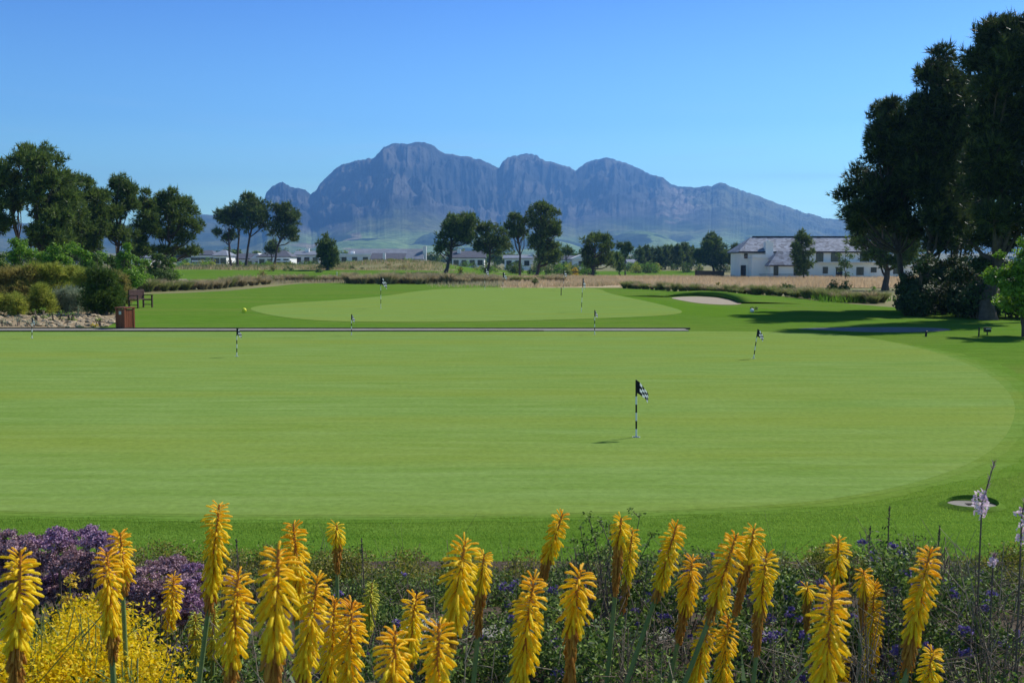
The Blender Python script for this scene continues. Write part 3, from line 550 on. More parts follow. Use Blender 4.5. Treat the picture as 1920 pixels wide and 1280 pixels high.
tree('pine_tree', 'pine at the right edge of the picture beyond the lime green tree', 1950, 42, [(1935, 110, 34), (1960, 170, 40), (1945, 230, 40), (1960, 300, 40), (1935, 350, 36), (1955, 400, 34)], mt='pine_big', r0=.22, dens=220, L=.34, W=.05, group=RG)
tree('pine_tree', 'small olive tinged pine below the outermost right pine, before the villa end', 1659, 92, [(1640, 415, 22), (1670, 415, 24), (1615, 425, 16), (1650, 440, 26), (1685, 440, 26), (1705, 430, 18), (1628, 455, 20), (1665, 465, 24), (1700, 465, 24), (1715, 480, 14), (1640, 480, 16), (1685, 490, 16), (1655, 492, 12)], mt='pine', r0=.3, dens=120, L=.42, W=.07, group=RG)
tree('lime_green_tree', 'bright lime green broadleaf tree at the right edge', 1925, 33, [(1920, 480, 22), (1905, 500, 22), (1935, 505, 30), (1885, 515, 20), (1870, 527, 16), (1915, 530, 28), (1945, 545, 30), (1885, 545, 22), (1905, 565, 24), (1935, 580, 26), (1890, 575, 16), (1895, 478, 12), (1910, 455, 12), (1960, 470, 34)], mt='lime', r0=.09, dens=1500, leaf=.13, sub=.4)
# ------------------------------------------------------------------ shrubs
def shrub(name, label, px, d, blobs, mt, dens=300, leaf=.12, group=None, needle=None, cat='shrub', deep=.9, stem='darktwig', sub=.5, K=18, z=None, low_fill=True):
    x = (px-960)/FPX*d; z0 = H0(x, d) if z is None else z; base = np.array((x, d, z0)); B = []
    wid = (max(b[0]+b[2] for b in blobs)-min(b[0]-b[2] for b in blobs))*d/FPX
    for b in blobs:
        c = P(b[0], b[1], d)+np.array((0, random.uniform(-.35, .35)*min(wid, 2.5)*deep, 0)); r = b[2]*d/FPX
        c[2] = max(c[2], z0+r*.35); B.append((c, r))
    for c, r in list(B):
        B.append((np.array((c[0]+random.uniform(-.3, .3)*r, c[1]+random.uniform(.3, .8)*r, max(z0+r*.3, c[2]-r*.25))), r*.9))
    if low_fill:
        for c, r in list(B):
            if c[2]-r > z0+.15: B.append((np.array((c[0], c[1], z0+(c[2]-z0)*.4)), max(r, (c[2]-z0)*.38)))
    root = thing(name, label, cat, base, group)
    T = Tubes()
    for c, r in B:
        a = base+np.array(((c[0]-x)*.75+random.uniform(-.1, .1), (c[1]-d)*.75, 0))
        T.add([a, (a+c)/2+np.array((random.uniform(-.1, .1)*r, 0, 0)), c], [.03, .02, .008], 5)
        for _ in range(3):
            e = c+unit(RNG.normal(size=3))*r*.8; T.add([(a+c)/2, (c+e)/2, e], [.015, .01, .004], 4)
    T.build('stems', M[stem], root, base)
    p, dd = crown_pts(B, dens, sub=sub, K=K); ok = p[:, 2] > z0+.02; p = p[ok]; dd = dd[ok]
    if needle: V, F, v = needles(p, dd, needle[0], needle[1], needle[2])
    else: V, F, v = leaves(p, unit(dd+RNG.normal(size=p.shape)*.6), leaf*RNG.uniform(.6, 1.3, len(p)), leaf*.5, RNG.uniform(0, 1, len(p)))
    mesh_np('foliage', V-base, [F], M[mt], root, var=v); return root
SG = 'feathery shrubs of the left border'
shrub('feathery_shrub', 'russet brown feathery shrub cut by the left edge', 20, 52, [(-20, 515, 28), (15, 515, 26), (45, 520, 26), (0, 545, 28), (35, 548, 28), (-30, 550, 30)], 'rustleaf', 1100, group=SG, needle=(.26, .025, 5))
shrub('feathery_shrub', 'olive green topped feathery shrub above the gravel of the left border', 95, 53, [(75, 508, 20), (100, 510, 24), (125, 515, 22), (65, 535, 24), (95, 540, 24), (125, 545, 22)], 'olive', 1100, group=SG, needle=(.26, .025, 5))
shrub('feathery_shrub', 'pale twiggy shrub between the olive shrub and the dark round bush', 125, 49, [(110, 552, 18), (130, 550, 20), (148, 555, 18), (95, 562, 14)], 'greygreen', 700, group=SG, needle=(.24, .02, 4), stem='twig')
shrub('feathery_shrub', 'yellow green feathery shrub left of the dark round bush', 162, 51, [(150, 520, 18), (170, 520, 18), (150, 545, 20), (165, 555, 18)], 'olive', 1100, group=SG, needle=(.26, .025, 5))
shrub('dark_round_bush', 'tall dark green round bush at the right end of the left border', 192, 47.5, [(188, 515, 20), (205, 518, 18), (178, 540, 24), (205, 545, 24), (180, 568, 24), (205, 572, 22)], 'darkshrub', 1500, group=SG, needle=(.2, .022, 5))
shrub('feathery_shrub', 'russet tipped shrub behind the right side of the dark round bush', 222, 56, [(218, 520, 16), (228, 540, 14), (222, 555, 14), (232, 525, 10)], 'rustleaf', 1000, group=SG, needle=(.24, .025, 5))
shrub('feathery_shrub', 'low olive shrub spilling over the gravel at the left edge', 25, 46, [(-15, 560, 18), (15, 562, 18), (40, 566, 15)], 'olive', 1100, group=SG, needle=(.26, .022, 5))
shrub('feathery_shrub', 'low olive green shrub spilling forward left of the pale twiggy shrub', 75, 47, [(65, 560, 16), (88, 562, 16), (80, 545, 16)], 'olive', 1100, group=SG, needle=(.26, .022, 5))
BG = 'leafy shrubs below the left pines'
for (px, d, bl, mt, lab) in [
    (40, 70, [(30, 455, 18), (45, 470, 20), (25, 480, 18)], 'broad', 'bright leafy shrub below the tallest left pine'),
    (-10, 66, [(-10, 480, 22), (5, 495, 16)], 'darkshrub', 'dark leafy shrub at the left edge above the russet shrub'),
    (75, 74, [(70, 480, 14), (85, 482, 14), (78, 492, 12)], 'broad', 'low leafy shrub at the foot of the tallest left pine'),
    (118, 70, [(110, 468, 16), (128, 462, 16), (120, 485, 20), (100, 488, 14)], 'broad', 'large leafy shrub with pale flecks under the dense pine'),
    (155, 68, [(150, 470, 15), (165, 480, 16), (158, 492, 16), (178, 490, 12)], 'broad', 'large leafy shrub next to the flecked shrub'),
    (178, 66, [(172, 500, 14), (180, 482, 12)], 'darkshrub', 'dark leafy shrub above the dark round bush'),
    (236, 78, [(238, 462, 12), (232, 476, 14), (243, 480, 12), (225, 488, 12), (235, 498, 16)], 'broad', 'upright leafy shrub below the pointed left pine'),
    (210, 80, [(207, 484, 12), (212, 496, 12)], 'darkshrub', 'small dark shrub left of the upright leafy shrub'),
    (297, 100, [(290, 480, 11), (303, 482, 12), (292, 494, 12), (310, 490, 11), (300, 504, 12), (284, 503, 9)], 'darkshrub', 'dark shrub at the foot of the leaning left pine'),
    (55, 80, [(50, 478, 14), (60, 490, 14), (40, 490, 12)], 'darkshrub', 'dark leafy shrub filling the gap between the tall left trunks'),
    (190, 84, [(185, 478, 13), (198, 488, 14), (178, 492, 12)], 'broad', 'leafy shrub below the wide dark pine'),
    (262, 92, [(258, 488, 11), (270, 492, 11), (264, 502, 12)], 'broad', 'rounded leafy shrub between the upright shrub and the leaning pine foot'),
    (135, 86, [(130, 472, 13), (145, 480, 13)], 'darkshrub', 'dark leafy shrub behind the flecked shrub'),
    (322, 104, [(322, 487, 8), (318, 497, 9)], 'broad', 'light green shrub right of the leaning pine foot')]:
    shrub('leafy_shrub', lab, px, d, bl, mt, 620, leaf=.2, group=BG, sub=.42)
def low(x0, x1, y0, y1, d0, d1, n, mts, name, label, group, leaf=.35, rr=(6, 12), dens=40):
    for i in range(n):
        px = random.uniform(x0, x1); d = random.uniform(d0, d1); py = random.uniform(y0, y1); r = random.uniform(*rr)
        shrub(name, label, px, d, [(px-r*.5, py+r*.2, r*.8), (px+r*.5, py+r*.3, r*.75), (px, py-r*.3, r*.7)], random.choice(mts), dens, leaf=leaf, group=group, K=8)
low(330, 605, 491, 503, 228, 262, 44, ['broad', 'broad', 'darkshrub', 'broad', 'olive'], 'garden_shrub', 'rounded garden shrub before the houses left of the lone conifer', 'garden shrubs of the left houses')
low(640, 830, 492, 499, 236, 262, 20, ['broad', 'olive', 'darkshrub'], 'garden_shrub', 'rounded garden shrub beside the grey roofed house', 'garden shrubs of the grey roofed house', rr=(6, 9))
low(850, 1110, 494, 507, 205, 262, 40, ['broad', 'olive', 'darkshrub', 'darkshrub'], 'garden_shrub', 'rounded shrub beneath the middle pines', 'shrubs beneath the middle pines', rr=(7, 12))
low(1150, 1390, 495, 504, 245, 275, 26, ['broad', 'darkshrub', 'darkshrub', 'olive'], 'garden_shrub', 'rounded shrub before the tight conifer row', 'shrubs before the conifer row', rr=(6, 11))
RS = 'shrubs scattered over the rough grass'
for (px, d, py, r, mt, lab) in [
    (512, 190, 500, 7, 'rustleaf', 'round red brown shrub above the fairway below the curved pine'), (540, 192, 504, 8, 'darkshrub', 'round dark shrub left of the lone conifer'),
    (598, 186, 508, 8, 'darkshrub', 'dark shrub hugging the left foot of the lone conifer'), (660, 200, 503, 6, 'darkshrub', 'dark round shrub on the left side of the mound'),
    (678, 200, 505, 5, 'darkshrub', 'small dark shrub on the mound front'), (729, 215, 500, 4, 'rustleaf', 'tiny brown shrub on the mound top'), (757, 205, 501, 6, 'rustleaf', 'brown shrub on the right side of the mound'),
    (493, 139, 513, 9, 'rustleaf', 'upright rust red shrub in the tussock row'), (508, 134, 524, 9, 'darkshrub', 'dark green shrub right of the rust red one'), (566, 137, 521, 8, 'darkshrub', 'green mound shrub in the tussock row'),
    (618, 137, 524, 5, 'darkshrub', 'tiny dark shrub at the edge of the far left lawn'), (1003, 112, 526, 7, 'darkshrub', 'dark tuft shrub behind the far green'),
    (1348, 96, 535, 8, 'rustleaf', 'twiggy bare shrub in the dry grass'), (1475, 92, 540, 13, 'darkshrub', 'grey green bush in the dry grass below the villa'), (1512, 90, 547, 9, 'rustleaf', 'brown dead looking shrub right of the grey green bush'),
    (1565, 88, 538, 15, 'darkshrub', 'large dark red tinged bush in front of the villa'), (1588, 87, 535, 11, 'darkshrub', 'dark bush adjoining the large red tinged bush'), (1640, 80, 545, 9, 'broad', 'small green bush left of the right hand pines'),
    (1078, 178, 505, 6, 'orangeflower', 'orange yellow flowering bush below the dark rounded pine'), (1060, 176, 508, 9, 'darkshrub', 'dark green bush beside the orange flowering bush'), (863, 180, 503, 5, 'orangeflower', 'yellow orange bush right of the forked pine')]:
    shrub('rough_shrub', lab, px, d, [(px-r*.5, py+r*.2, r*.8), (px+r*.5, py+r*.3, r*.75), (px, py-r*.4, r*.7)], mt, 90 if d > 120 else 260, leaf=.3 if d > 120 else .2, group=RS, K=8)
for (px, d, bl, mt, lab) in [
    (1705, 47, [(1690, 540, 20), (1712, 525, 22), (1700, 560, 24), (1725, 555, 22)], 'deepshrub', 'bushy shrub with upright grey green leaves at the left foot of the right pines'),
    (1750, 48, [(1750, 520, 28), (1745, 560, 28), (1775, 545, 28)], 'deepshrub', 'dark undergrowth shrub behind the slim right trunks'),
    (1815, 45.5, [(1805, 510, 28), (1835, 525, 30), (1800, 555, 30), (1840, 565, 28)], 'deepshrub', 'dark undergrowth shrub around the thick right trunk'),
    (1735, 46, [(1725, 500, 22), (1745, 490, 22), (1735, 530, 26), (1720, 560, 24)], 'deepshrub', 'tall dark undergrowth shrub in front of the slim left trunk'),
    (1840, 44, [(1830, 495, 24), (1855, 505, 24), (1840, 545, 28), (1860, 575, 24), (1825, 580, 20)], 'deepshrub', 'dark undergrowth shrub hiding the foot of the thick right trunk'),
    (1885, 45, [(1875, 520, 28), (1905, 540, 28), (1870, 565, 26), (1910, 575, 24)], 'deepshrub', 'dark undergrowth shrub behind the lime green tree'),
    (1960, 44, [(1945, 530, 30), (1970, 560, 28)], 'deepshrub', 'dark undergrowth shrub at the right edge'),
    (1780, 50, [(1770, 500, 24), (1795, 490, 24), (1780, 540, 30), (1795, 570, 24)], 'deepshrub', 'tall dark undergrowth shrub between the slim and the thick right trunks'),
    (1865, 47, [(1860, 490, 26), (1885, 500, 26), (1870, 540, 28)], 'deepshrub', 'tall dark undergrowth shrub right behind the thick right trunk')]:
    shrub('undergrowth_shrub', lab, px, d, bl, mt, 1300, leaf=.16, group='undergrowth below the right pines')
# rock garden: grey cushion plants, yellow tufts, stones
for (px, d, bl, mt, lab) in [
    (20, 38.5, [(5, 602, 10), (25, 598, 11), (10, 608, 8)], 'greygreen', 'blue grey cushion shrub in the gravel by the left edge'),
    (62, 38.2, [(45, 605, 10), (65, 604, 10), (82, 609, 7)], 'greygreen', 'blue grey cushion shrub right behind the leftmost small flag'),
    (68, 42, [(65, 583, 7), (78, 580, 8)], 'lime', 'yellow green clump at the top of the gravel'),
    (105, 41, [(100, 588, 7), (112, 586, 7)], 'lime', 'yellow green leafy clump in the middle of the gravel'),
    (132, 41, [(127, 588, 7), (138, 587, 7)], 'broad', 'green leafy clump beside the marker post'),
    (182, 38.6, [(178, 598, 7), (188, 597, 7)], 'lime', 'bright green clump below the dark round bush'),
    (175, 38, [(172, 609, 5), (180, 609, 5)], 'gold', 'small golden leaved clump near the path')]:
    shrub('rock_plant', lab, px, d, bl, mt, 700, leaf=.07, group='plants of the rock garden', K=8, z=0.0)
def stones():
    proto = []
    for k in range(6):
        n = 42; p = unit(RNG.normal(size=(n, 3)))*RNG.uniform(.8, 1, (n, 1)); p[:, 2] *= .6
        import bmesh
        bm = bmesh.new()
        for q in p: bm.verts.new(q)
        bmesh.ops.convex_hull(bm, input=bm.verts); me = bpy.data.meshes.new('garden_stone'); bm.to_mesh(me); bm.free()
        a = me.attributes.new('var', 'FLOAT', 'POINT'); a.data.foreach_set('value', np.full(len(me.vertices), random.random()).astype(np.float32))
        me.materials.append(M['stone']); proto.append(me)
    for i in range(300):
        px = random.uniform(-10, 226); py = random.uniform(583, 614)
        if px < 90 and py > 597 and random.random() < .8: py = random.uniform(583, 597)
        g = G(px, py); s = random.uniform(.07, .16)
        if px > 200 and py < 590: continue
        o = bpy.data.objects.new('garden_stone', random.choice(proto)); C.objects.link(o)
        o.location = (g[0], g[1], s*.25); o.scale = (s*random.uniform(.8, 1.4), s, s*.8); o.rotation_euler = (random.uniform(-.3, .3), random.uniform(-.3, .3), random.uniform(0, 6))
        tag(o, 'tan rounded stone in the rock garden left of the wooden bin', 'stone', 'stones of the rock garden')
stones()
def tuss_proto(mt, n, h, wd):
    b = np.zeros((n, 3)); an = RNG.uniform(0, 2*PI, n); rr = RNG.uniform(0, .18, n)*h
    b[:, 0] = np.cos(an)*rr; b[:, 1] = np.sin(an)*rr
    d = unit(np.stack((np.cos(an)*RNG.uniform(.1, .8, n), np.sin(an)*RNG.uniform(.1, .8, n), np.ones(n)), 1))
    L = h*RNG.uniform(.6, 1.1, n); mid = b+d*(L*.6)[:, None]; out = np.stack((np.cos(an), np.sin(an), -.1*np.ones(n)), 1)
    tip = mid+unit(d+out*.6)*(L*.45)[:, None]; s = unit(np.cross(d, RNG.normal(size=(n, 3))))*wd/2
    V = np.stack((b-s, b+s, mid+s*.8, mid-s*.8, tip), 1).reshape(-1, 3); i = np.arange(n)[:, None]*5
    v = np.repeat(RNG.uniform(0, .7, n), 5).reshape(n, 5); v[:, 4] += .3; v[:, 2:4] += .1
    o = mesh_np('grass_tussock', V, [i+[[0, 1, 2, 3]], i+[[3, 2, 4]]], M[mt], var=v.ravel()); return o
TP = [tuss_proto('tuss', 420, 1.0, .035) for _ in range(3)]+[tuss_proto('tussg', 380, 1.0, .035)]
TL = [('tan ornamental grass tussock in the row edging the left lawn', 'tussocks edging the left lawn'), ('tan grass tussock in the row behind the far green', 'tussocks behind the far green'), ('green grass tussock along the foot of the dry field', 'tussocks along the dry field')]
used = set()
def tussock(px, d, s, k, li):
    o = TP[k]
    if k in used: o = TP[k].copy(); C.objects.link(o)
    used.add(k)
    x = (px-960)/FPX*d; o.location = (x, d, H0(x, d) if d > 126 else 0); o.rotation_euler = (0, 0, random.uniform(0, 6)); o.scale = (s*random.uniform(.9, 1.3), s*random.uniform(.9, 1.2), s*random.uniform(.8, 1.1))
    tag(o, TL[li][0], 'grass tussock', TL[li][1])
for i in range(34):                                   # left row
    t = i/33; px = 262+t*245; d = np.interp(px, [262, 400, 507], [86, 95, 120])+random.uniform(-1, 3); tussock(px+random.uniform(-4, 4), d, random.uniform(.9, 1.3), random.choice([0, 1, 2, 2, 3]), 0)
for i in range(16): px = 515+i*11; tussock(px, 134+random.uniform(-2, 4), random.uniform(.8, 1.4), random.choice([0, 1, 2, 3]), 0)
for i in range(44): px = 655+i*6.4; tussock(px+random.uniform(-3, 3), 121+random.uniform(-2, 4), random.uniform(1.1, 1.6), random.choice([0, 1, 2, 2]), 1)
for i in range(14): px = 900+i*12; tussock(px+random.uniform(-3, 3), 130+random.uniform(-3, 6), random.uniform(.8, 1.2), random.choice([0, 1, 3]), 1)
for i in range(84): px = 1170+i*5.8; tussock(px+random.uniform(-4, 4), np.interp(px, [1170, 1300, 1450, 1560, 1650], [98, 84, 76, 65, 60])+random.uniform(0, 2.5), random.uniform(.5, .95), random.choice([3, 3, 3, 1]), 2)
def field(name, label_kind, n, region, h, wd, mt, off=0.0, var0=0):
    px = RNG.uniform(region[0], region[1], n); u = RNG.uniform(0, 1, n); Y = (region[2]**2+(region[3]**2-region[2]**2)*u)**.5
    X = (px-960)/FPX*Y; dens = fbm(X/6, Y/6, 13, 3); ed = np.minimum((px-region[0])/90, (region[1]-px)/90); ok = (dens > .40) & (RNG.uniform(0, 1, n) < np.clip(ed+fbm(Y/3, Y*0, 6, 2)-.4, 0, 1)); X = X[ok]; Y = Y[ok]; n = len(X)
    b = np.stack((X, Y, H(X, Y)+off), 1); d = unit(np.stack((RNG.normal(size=n)*.25, RNG.normal(size=n)*.25, np.ones(n)), 1))
    V, F, v = blades(b, d, h*RNG.uniform(.5, 1.2, n)*(.6+.8*fbm(X/9, Y/9, 17, 2)), wd, np.clip(RNG.uniform(0, .6, n)+fbm(X/12, Y/12, 19, 3)-.3, 0, 1))
    tag(mesh_np(name, V, [F], M[mt], var=v), kind='stuff', label=None)
field('dry_grass', '', 60000, (930, 1760, 100, 186), .55, .07, 'dry')
field('rough_grass', '', 12000, (200, 860, 197, 245), .5, .13, 'dry')
field('rough_grass', '', 14000, (200, 860, 197, 245), .6, .13, 'tussg')
field('rough_grass', '', 9000, (200, 960, 123, 140), .45, .07, 'tuss')
field('rough_grass', '', 13000, (800, 1200, 104, 150), .5, .07, 'tuss')
field('green_reeds', '', 5000, (1520, 1690, 62, 70), .5, .05, 'broad')
# ------------------------------------------------------------------ buildings
def gable(b, x0, x1, y0, y1, ze, zr, along='x', mi=0, ov=.4, hip=0, th=.18):
    """closed roof solid on a rectangle; hip = how far the ridge ends draw in"""
    x0 -= ov; x1 += ov; y0 -= ov; y1 += ov
    if along == 'x':
        ym = (y0+y1)/2; r0 = (x0+hip, ym, zr); r1 = (x1-hip, ym, zr)
        V = [(x0, y0, ze), (x1, y0, ze), (x1, y1, ze), (x0, y1, ze), r0, r1]; F = [(0, 1, 5, 4), (2, 3, 4, 5), (0, 4, 3), (1, 2, 5), (0, 3, 2, 1)]
    else:
        xm = (x0+x1)/2; r0 = (xm, y0+hip, zr); r1 = (xm, y1-hip, zr)
        V = [(x0, y0, ze), (x1, y0, ze), (x1, y1, ze), (x0, y1, ze), r0, r1]; F = [(0, 4, 5, 3), (1, 2, 5, 4), (0, 1, 4), (2, 3, 5), (0, 3, 2, 1)]
    b.add(V, F, mi); b.box(x0+.003, x1-.003, y0+.003, y1-.003, ze-th, ze-.003, mi)
def window(parent, x0, x1, z0, z1, y, mt='glass', fr='darkframe'):
    f = MB(); t = .07
    f.box(x0-t, x1+t, y-.08, y+.02, z0-t, z0); f.box(x0-t, x1+t, y-.08, y+.02, z1, z1+t); f.box(x0-t, x0, y-.08, y+.02, z0, z1); f.box(x1, x1+t, y-.08, y+.02, z0, z1)
    xm = (x0+x1)/2; f.box(xm-.03, xm+.03, y-.07, y+.02, z0, z1)
    o = f.build('window', M[fr], parent); MB().box(x0, x1, y-.04, y+.01, z0, z1).build('pane', M[mt], o)
def villa():
    d = 180.0; k = d/FPX; X = lambda px: (px-960)*k; Z = lambda py: P(960, py, d)[2]; z0 = -.1
    root = thing('villa', 'large white two storey villa with grey slate roof beyond the dry field', 'house', (X(1550), d, 0)); ox = X(1550)
    x = lambda px: X(px)-ox
    wl = MB(); wl.box(x(1440), x(1652), 0, 9, z0, Z(472)); wl.box(x(1388), x(1440)-.003, .6, 8.5, z0, Z(474.5))
    wl.box(x(1402), x(1432), -2.6, .6-.003, z0, Z(484)); wl.box(x(1652)+.003, x(1716), 1.5, 8, z0, Z(500)); wl.build('wall', M['wall'], root)
    rf = MB(); gable(rf, x(1388), x(1652), 0, 9, Z(471.5), Z(443), 'x', 0, .5, 3.2); rfo = rf.build('roof', M['shingle'], root)
    rd = MB().box(x(1420), x(1622), 4.3, 4.7, Z(443.5), Z(441.5)).build('ridge_cap', M['darkframe'], rfo)
    gt = MB().box(x(1383), x(1657), -.64, -.52, Z(474), Z(471.3)).build('gutter', M['darkframe'], rfo)
    ch = MB(); ch.box(x(1432), x(1446), -.8, .9, z0, Z(453)); ch.box(x(1436), x(1441), -.4, .4, Z(453), Z(450)); ch.build('chimney', M['wall'], root)
    wg = MB(); wg.box(x(1430), x(1489), -5, -.004, z0, Z(497)); wg.build('side_wing_wall', M['wall'], root)
    r2 = MB(); gable(r2, x(1430), x(1489), -5, -.01, Z(497), Z(471), 'x', 0, .4, 2.2); r2.build('side_wing_roof', M['shingle'], root)
    MB().box(x(1427), x(1492), -5.5, -5.41, Z(498.6), Z(496.6)).build('gutter', M['darkframe'], root)
    p = MB(); p.box(x(1402), x(1432), -2.9, -2.6, Z(484), Z(477.5)); p.build('balcony_parapet', M['wallw'], root)
    fl = MB(); fl.box(x(1645), x(1722), 1, 8.5, Z(500)+.003, Z(497.5)); fl.build('flat_roof', M['wallw'], root)
    bl = MB(); bl.box(x(1530), x(1655), -1.2, -.004, Z(492.5), Z(491)); bl.build('balcony_slab', M['wallw'], root)
    for (a, b, c, e, y) in [(1436.5, 1443.5, 515, 500, -5), (1473, 1480, 515, 500, -5), (1529, 1541, 491, 475, 0), (1557, 1573, 491, 474, 0), (1611, 1627, 491, 475, 0), (1542, 1550, 512, 501, 0), (1605, 1617, 515, 501.5, 0), (1390, 1398, 520, 498, .6), (1632, 1641, 510, 502, 0), (1396, 1401, 484, 476, .6), (1680, 1690, 513, 505, 1.5)]:
        window(root, x(a), x(b), Z(c), Z(e), y)
    dr = MB().box(x(1566), x(1578), -.06, .02, Z(521), Z(501)).build('door', M['darkframe'], root); MB().box(x(1568), x(1569), -.12, -.06, Z(511), Z(509.5)).build('handle', M['metal'], dr)
    f = MB(); zz = Z(513.5)
    for px in np.linspace(1405, 1483, 40): f.box(x(px)-.015, x(px)+.015, -7.02, -6.98, z0, zz)
    f.box(x(1404), x(1484), -7.03, -6.97, zz, zz+.05); o = f.build('garden_railing', M['black']); o.location = root.location; tag(o, 'low black metal railing before the villa wing', 'railing')
villa()
def house(label, px0, px1, d, ye, yr, mtw='wallw', mtr='roofdk', along='x', hip=0, chim=None, wins=3, depth=9, yb=None, extra=None, cat='house'):
    k = d/FPX; X0 = (px0-960)*k; X1 = (px1-960)*k; xm = (X0+X1)/2; z0 = H0(xm, d)-.4; Z = lambda py: P(960, py, d)[2]
    root = thing('house', label, cat, (xm, d, z0+.4)); a = X0-xm; b = X1-xm; o = z0+.4
    ze = Z(ye)-o; zr = Z(yr)-o
    MB().box(a, b, 0, depth, -.8, ze).build('wall', M[mtw], root)
    r = MB()
    if zr-ze < .5: r.box(a-.3, b+.3, -.4, depth+.3, ze+.003, zr)
    else: gable(r, a, b, 0, depth, ze+.2, zr, along, 0, .4, hip)
    ro = r.build('roof', M[mtr], root)
    if chim:
        cx = (chim[0]-960)*k-xm; MB().box(cx-.5, cx+.5, depth*.3, depth*.3+.9, ze*.5, Z(chim[1])-o).build('chimney', M['wallw'], root)
    for i in range(wins):
        c = a+(b-a)*(i+.5)/wins; wz = max(ze-1.9, .2); window(root, c-.65, c+.65, wz, wz+1.3, 0)
    if extra:
        for (q0, q1, y0, y1, m_, f_) in extra:
            MB().box((q0-960)*k-xm, (q1-960)*k-xm, -f_, -.01, Z(y1)-o, Z(y0)-o).build('terrace' if f_ > 1.5 else 'gable_wall', M[m_], root)
    return root
house('low house with pale grey roof half hidden left of the dark pine foot', 248, 281, 262, 484, 474, 'wallw', 'roofgr', hip=2, wins=2)
house('dark roofed house with white gable ends left of the pale villa', 333, 363, 285, 483, 468, 'wallw', 'roofdk', 'y', wins=1)
house('pale villa with grey hipped roof behind the left garden shrubs', 360, 402, 280, 479, 469, 'wall', 'roofdk', hip=2, wins=4, extra=[(365, 401, 488, 491, 'wallw', 1.8)])
house('grey hipped pavilion joined to the right of the pale villa', 402, 426, 276, 480, 468, 'wall', 'roofgr', hip=1.7, wins=2)
house('low navy roofed house behind the three close pine trunks', 440, 478, 300, 486, 475, 'wallw', 'roofdk', wins=2)
house('white gable fronted house right of the three close pine trunks', 474, 496, 292, 486, 475, 'wallw', 'wallw', 'y', wins=1)
house('navy roofed house with white terrace behind the curved pine', 485, 545, 285, 482, 469, 'wall', 'roofdk', hip=2.5, wins=4, extra=[(513, 551, 488.5, 491, 'wallw', 2.5)])
house('stepped white flat roofed house left of the lone conifer', 553, 600, 300, 479, 470, 'wallw', 'roofgr', wins=3, chim=(574, 466))
house('white boxy house right of the lone conifer', 636, 696, 300, 478.5, 475.5, 'wallw', 'wallw', wins=3, chim=(659, 471))
house('long low grey roofed house behind the mound', 655, 762, 340, 478, 466, 'wall', 'roofgr', wins=5)
house('dark grey steep roofed house on the right of the mound', 697, 766, 285, 487, 474, 'wall', 'roofdk', wins=3, extra=[(719, 724, 474.5, 491, 'wallw', .8)])
house('pale grey high roofed house with tall white chimney', 762, 792, 280, 487, 466, 'wall', 'roofgr', 'x', hip=.6, wins=2, chim=(795, 461))
house('dark roofed house glimpsed behind the forked pine', 848, 908, 290, 484, 470, 'wall', 'roofdk', wins=4, chim=(860, 466))
house('white house glimpsed behind the thin middle pine', 946, 996, 290, 485, 478, 'wallw', 'roofgr', wins=3, chim=(998, 474))
house('dark roofed house with white gable left of the dark rounded pine', 1052, 1080, 290, 487, 479, 'wall', 'roofdk', wins=2)
house('white gabled house touching the dark rounded pine', 1074, 1105, 284, 486, 477, 'wallw', 'wallw', 'y', wins=1)
house('small pale grey roofed house beside the conifer row', 1178, 1208, 300, 494, 486, 'wall', 'roofgr', wins=2)
b = MB().box(-2.6, 2.6, 0, .3, -.2, 1.05); b.box(-2.7, 2.7, -.04, .34, 1.05, 1.12); o = b.build('garden_wall', M['edge']); xx = (1330-960)/FPX*186; o.location = (xx, 186, H0(xx, 186)); tag(o, 'low dark garden wall left of the villa driveway', 'wall')
# distant woods as one mass, beyond the houses
def far_woods():
    T = []
    for i in range(900):
        Y = random.choice([430, 520, 700, 950, 1300])*random.uniform(.92, 1.12); px = random.uniform(-200, 2100); x = (px-960)/FPX*Y
        h = random.uniform(4, 9)*(1.0 if Y < 900 else 1.3); T.append((x, Y, H0(x, Y), h))
    B = [(np.array((x, y, z+h*.5)), h*.55) for x, y, z, h in T]
    p, d = crown_pts(B, 9, K=6); ok = fbm(p[:, 0]/60, p[:, 1]/60, 2, 2) > .42; p = p[ok]; d = d[ok]
    V, F, v = leaves(p, unit(d), 1.3*RNG.uniform(.7, 1.4, len(p)), 1.0, RNG.uniform(0, 1, len(p)))
    tag(mesh_np('distant_woods', V, [F], M['darkshrub'], var=v), kind='stuff')
far_woods()
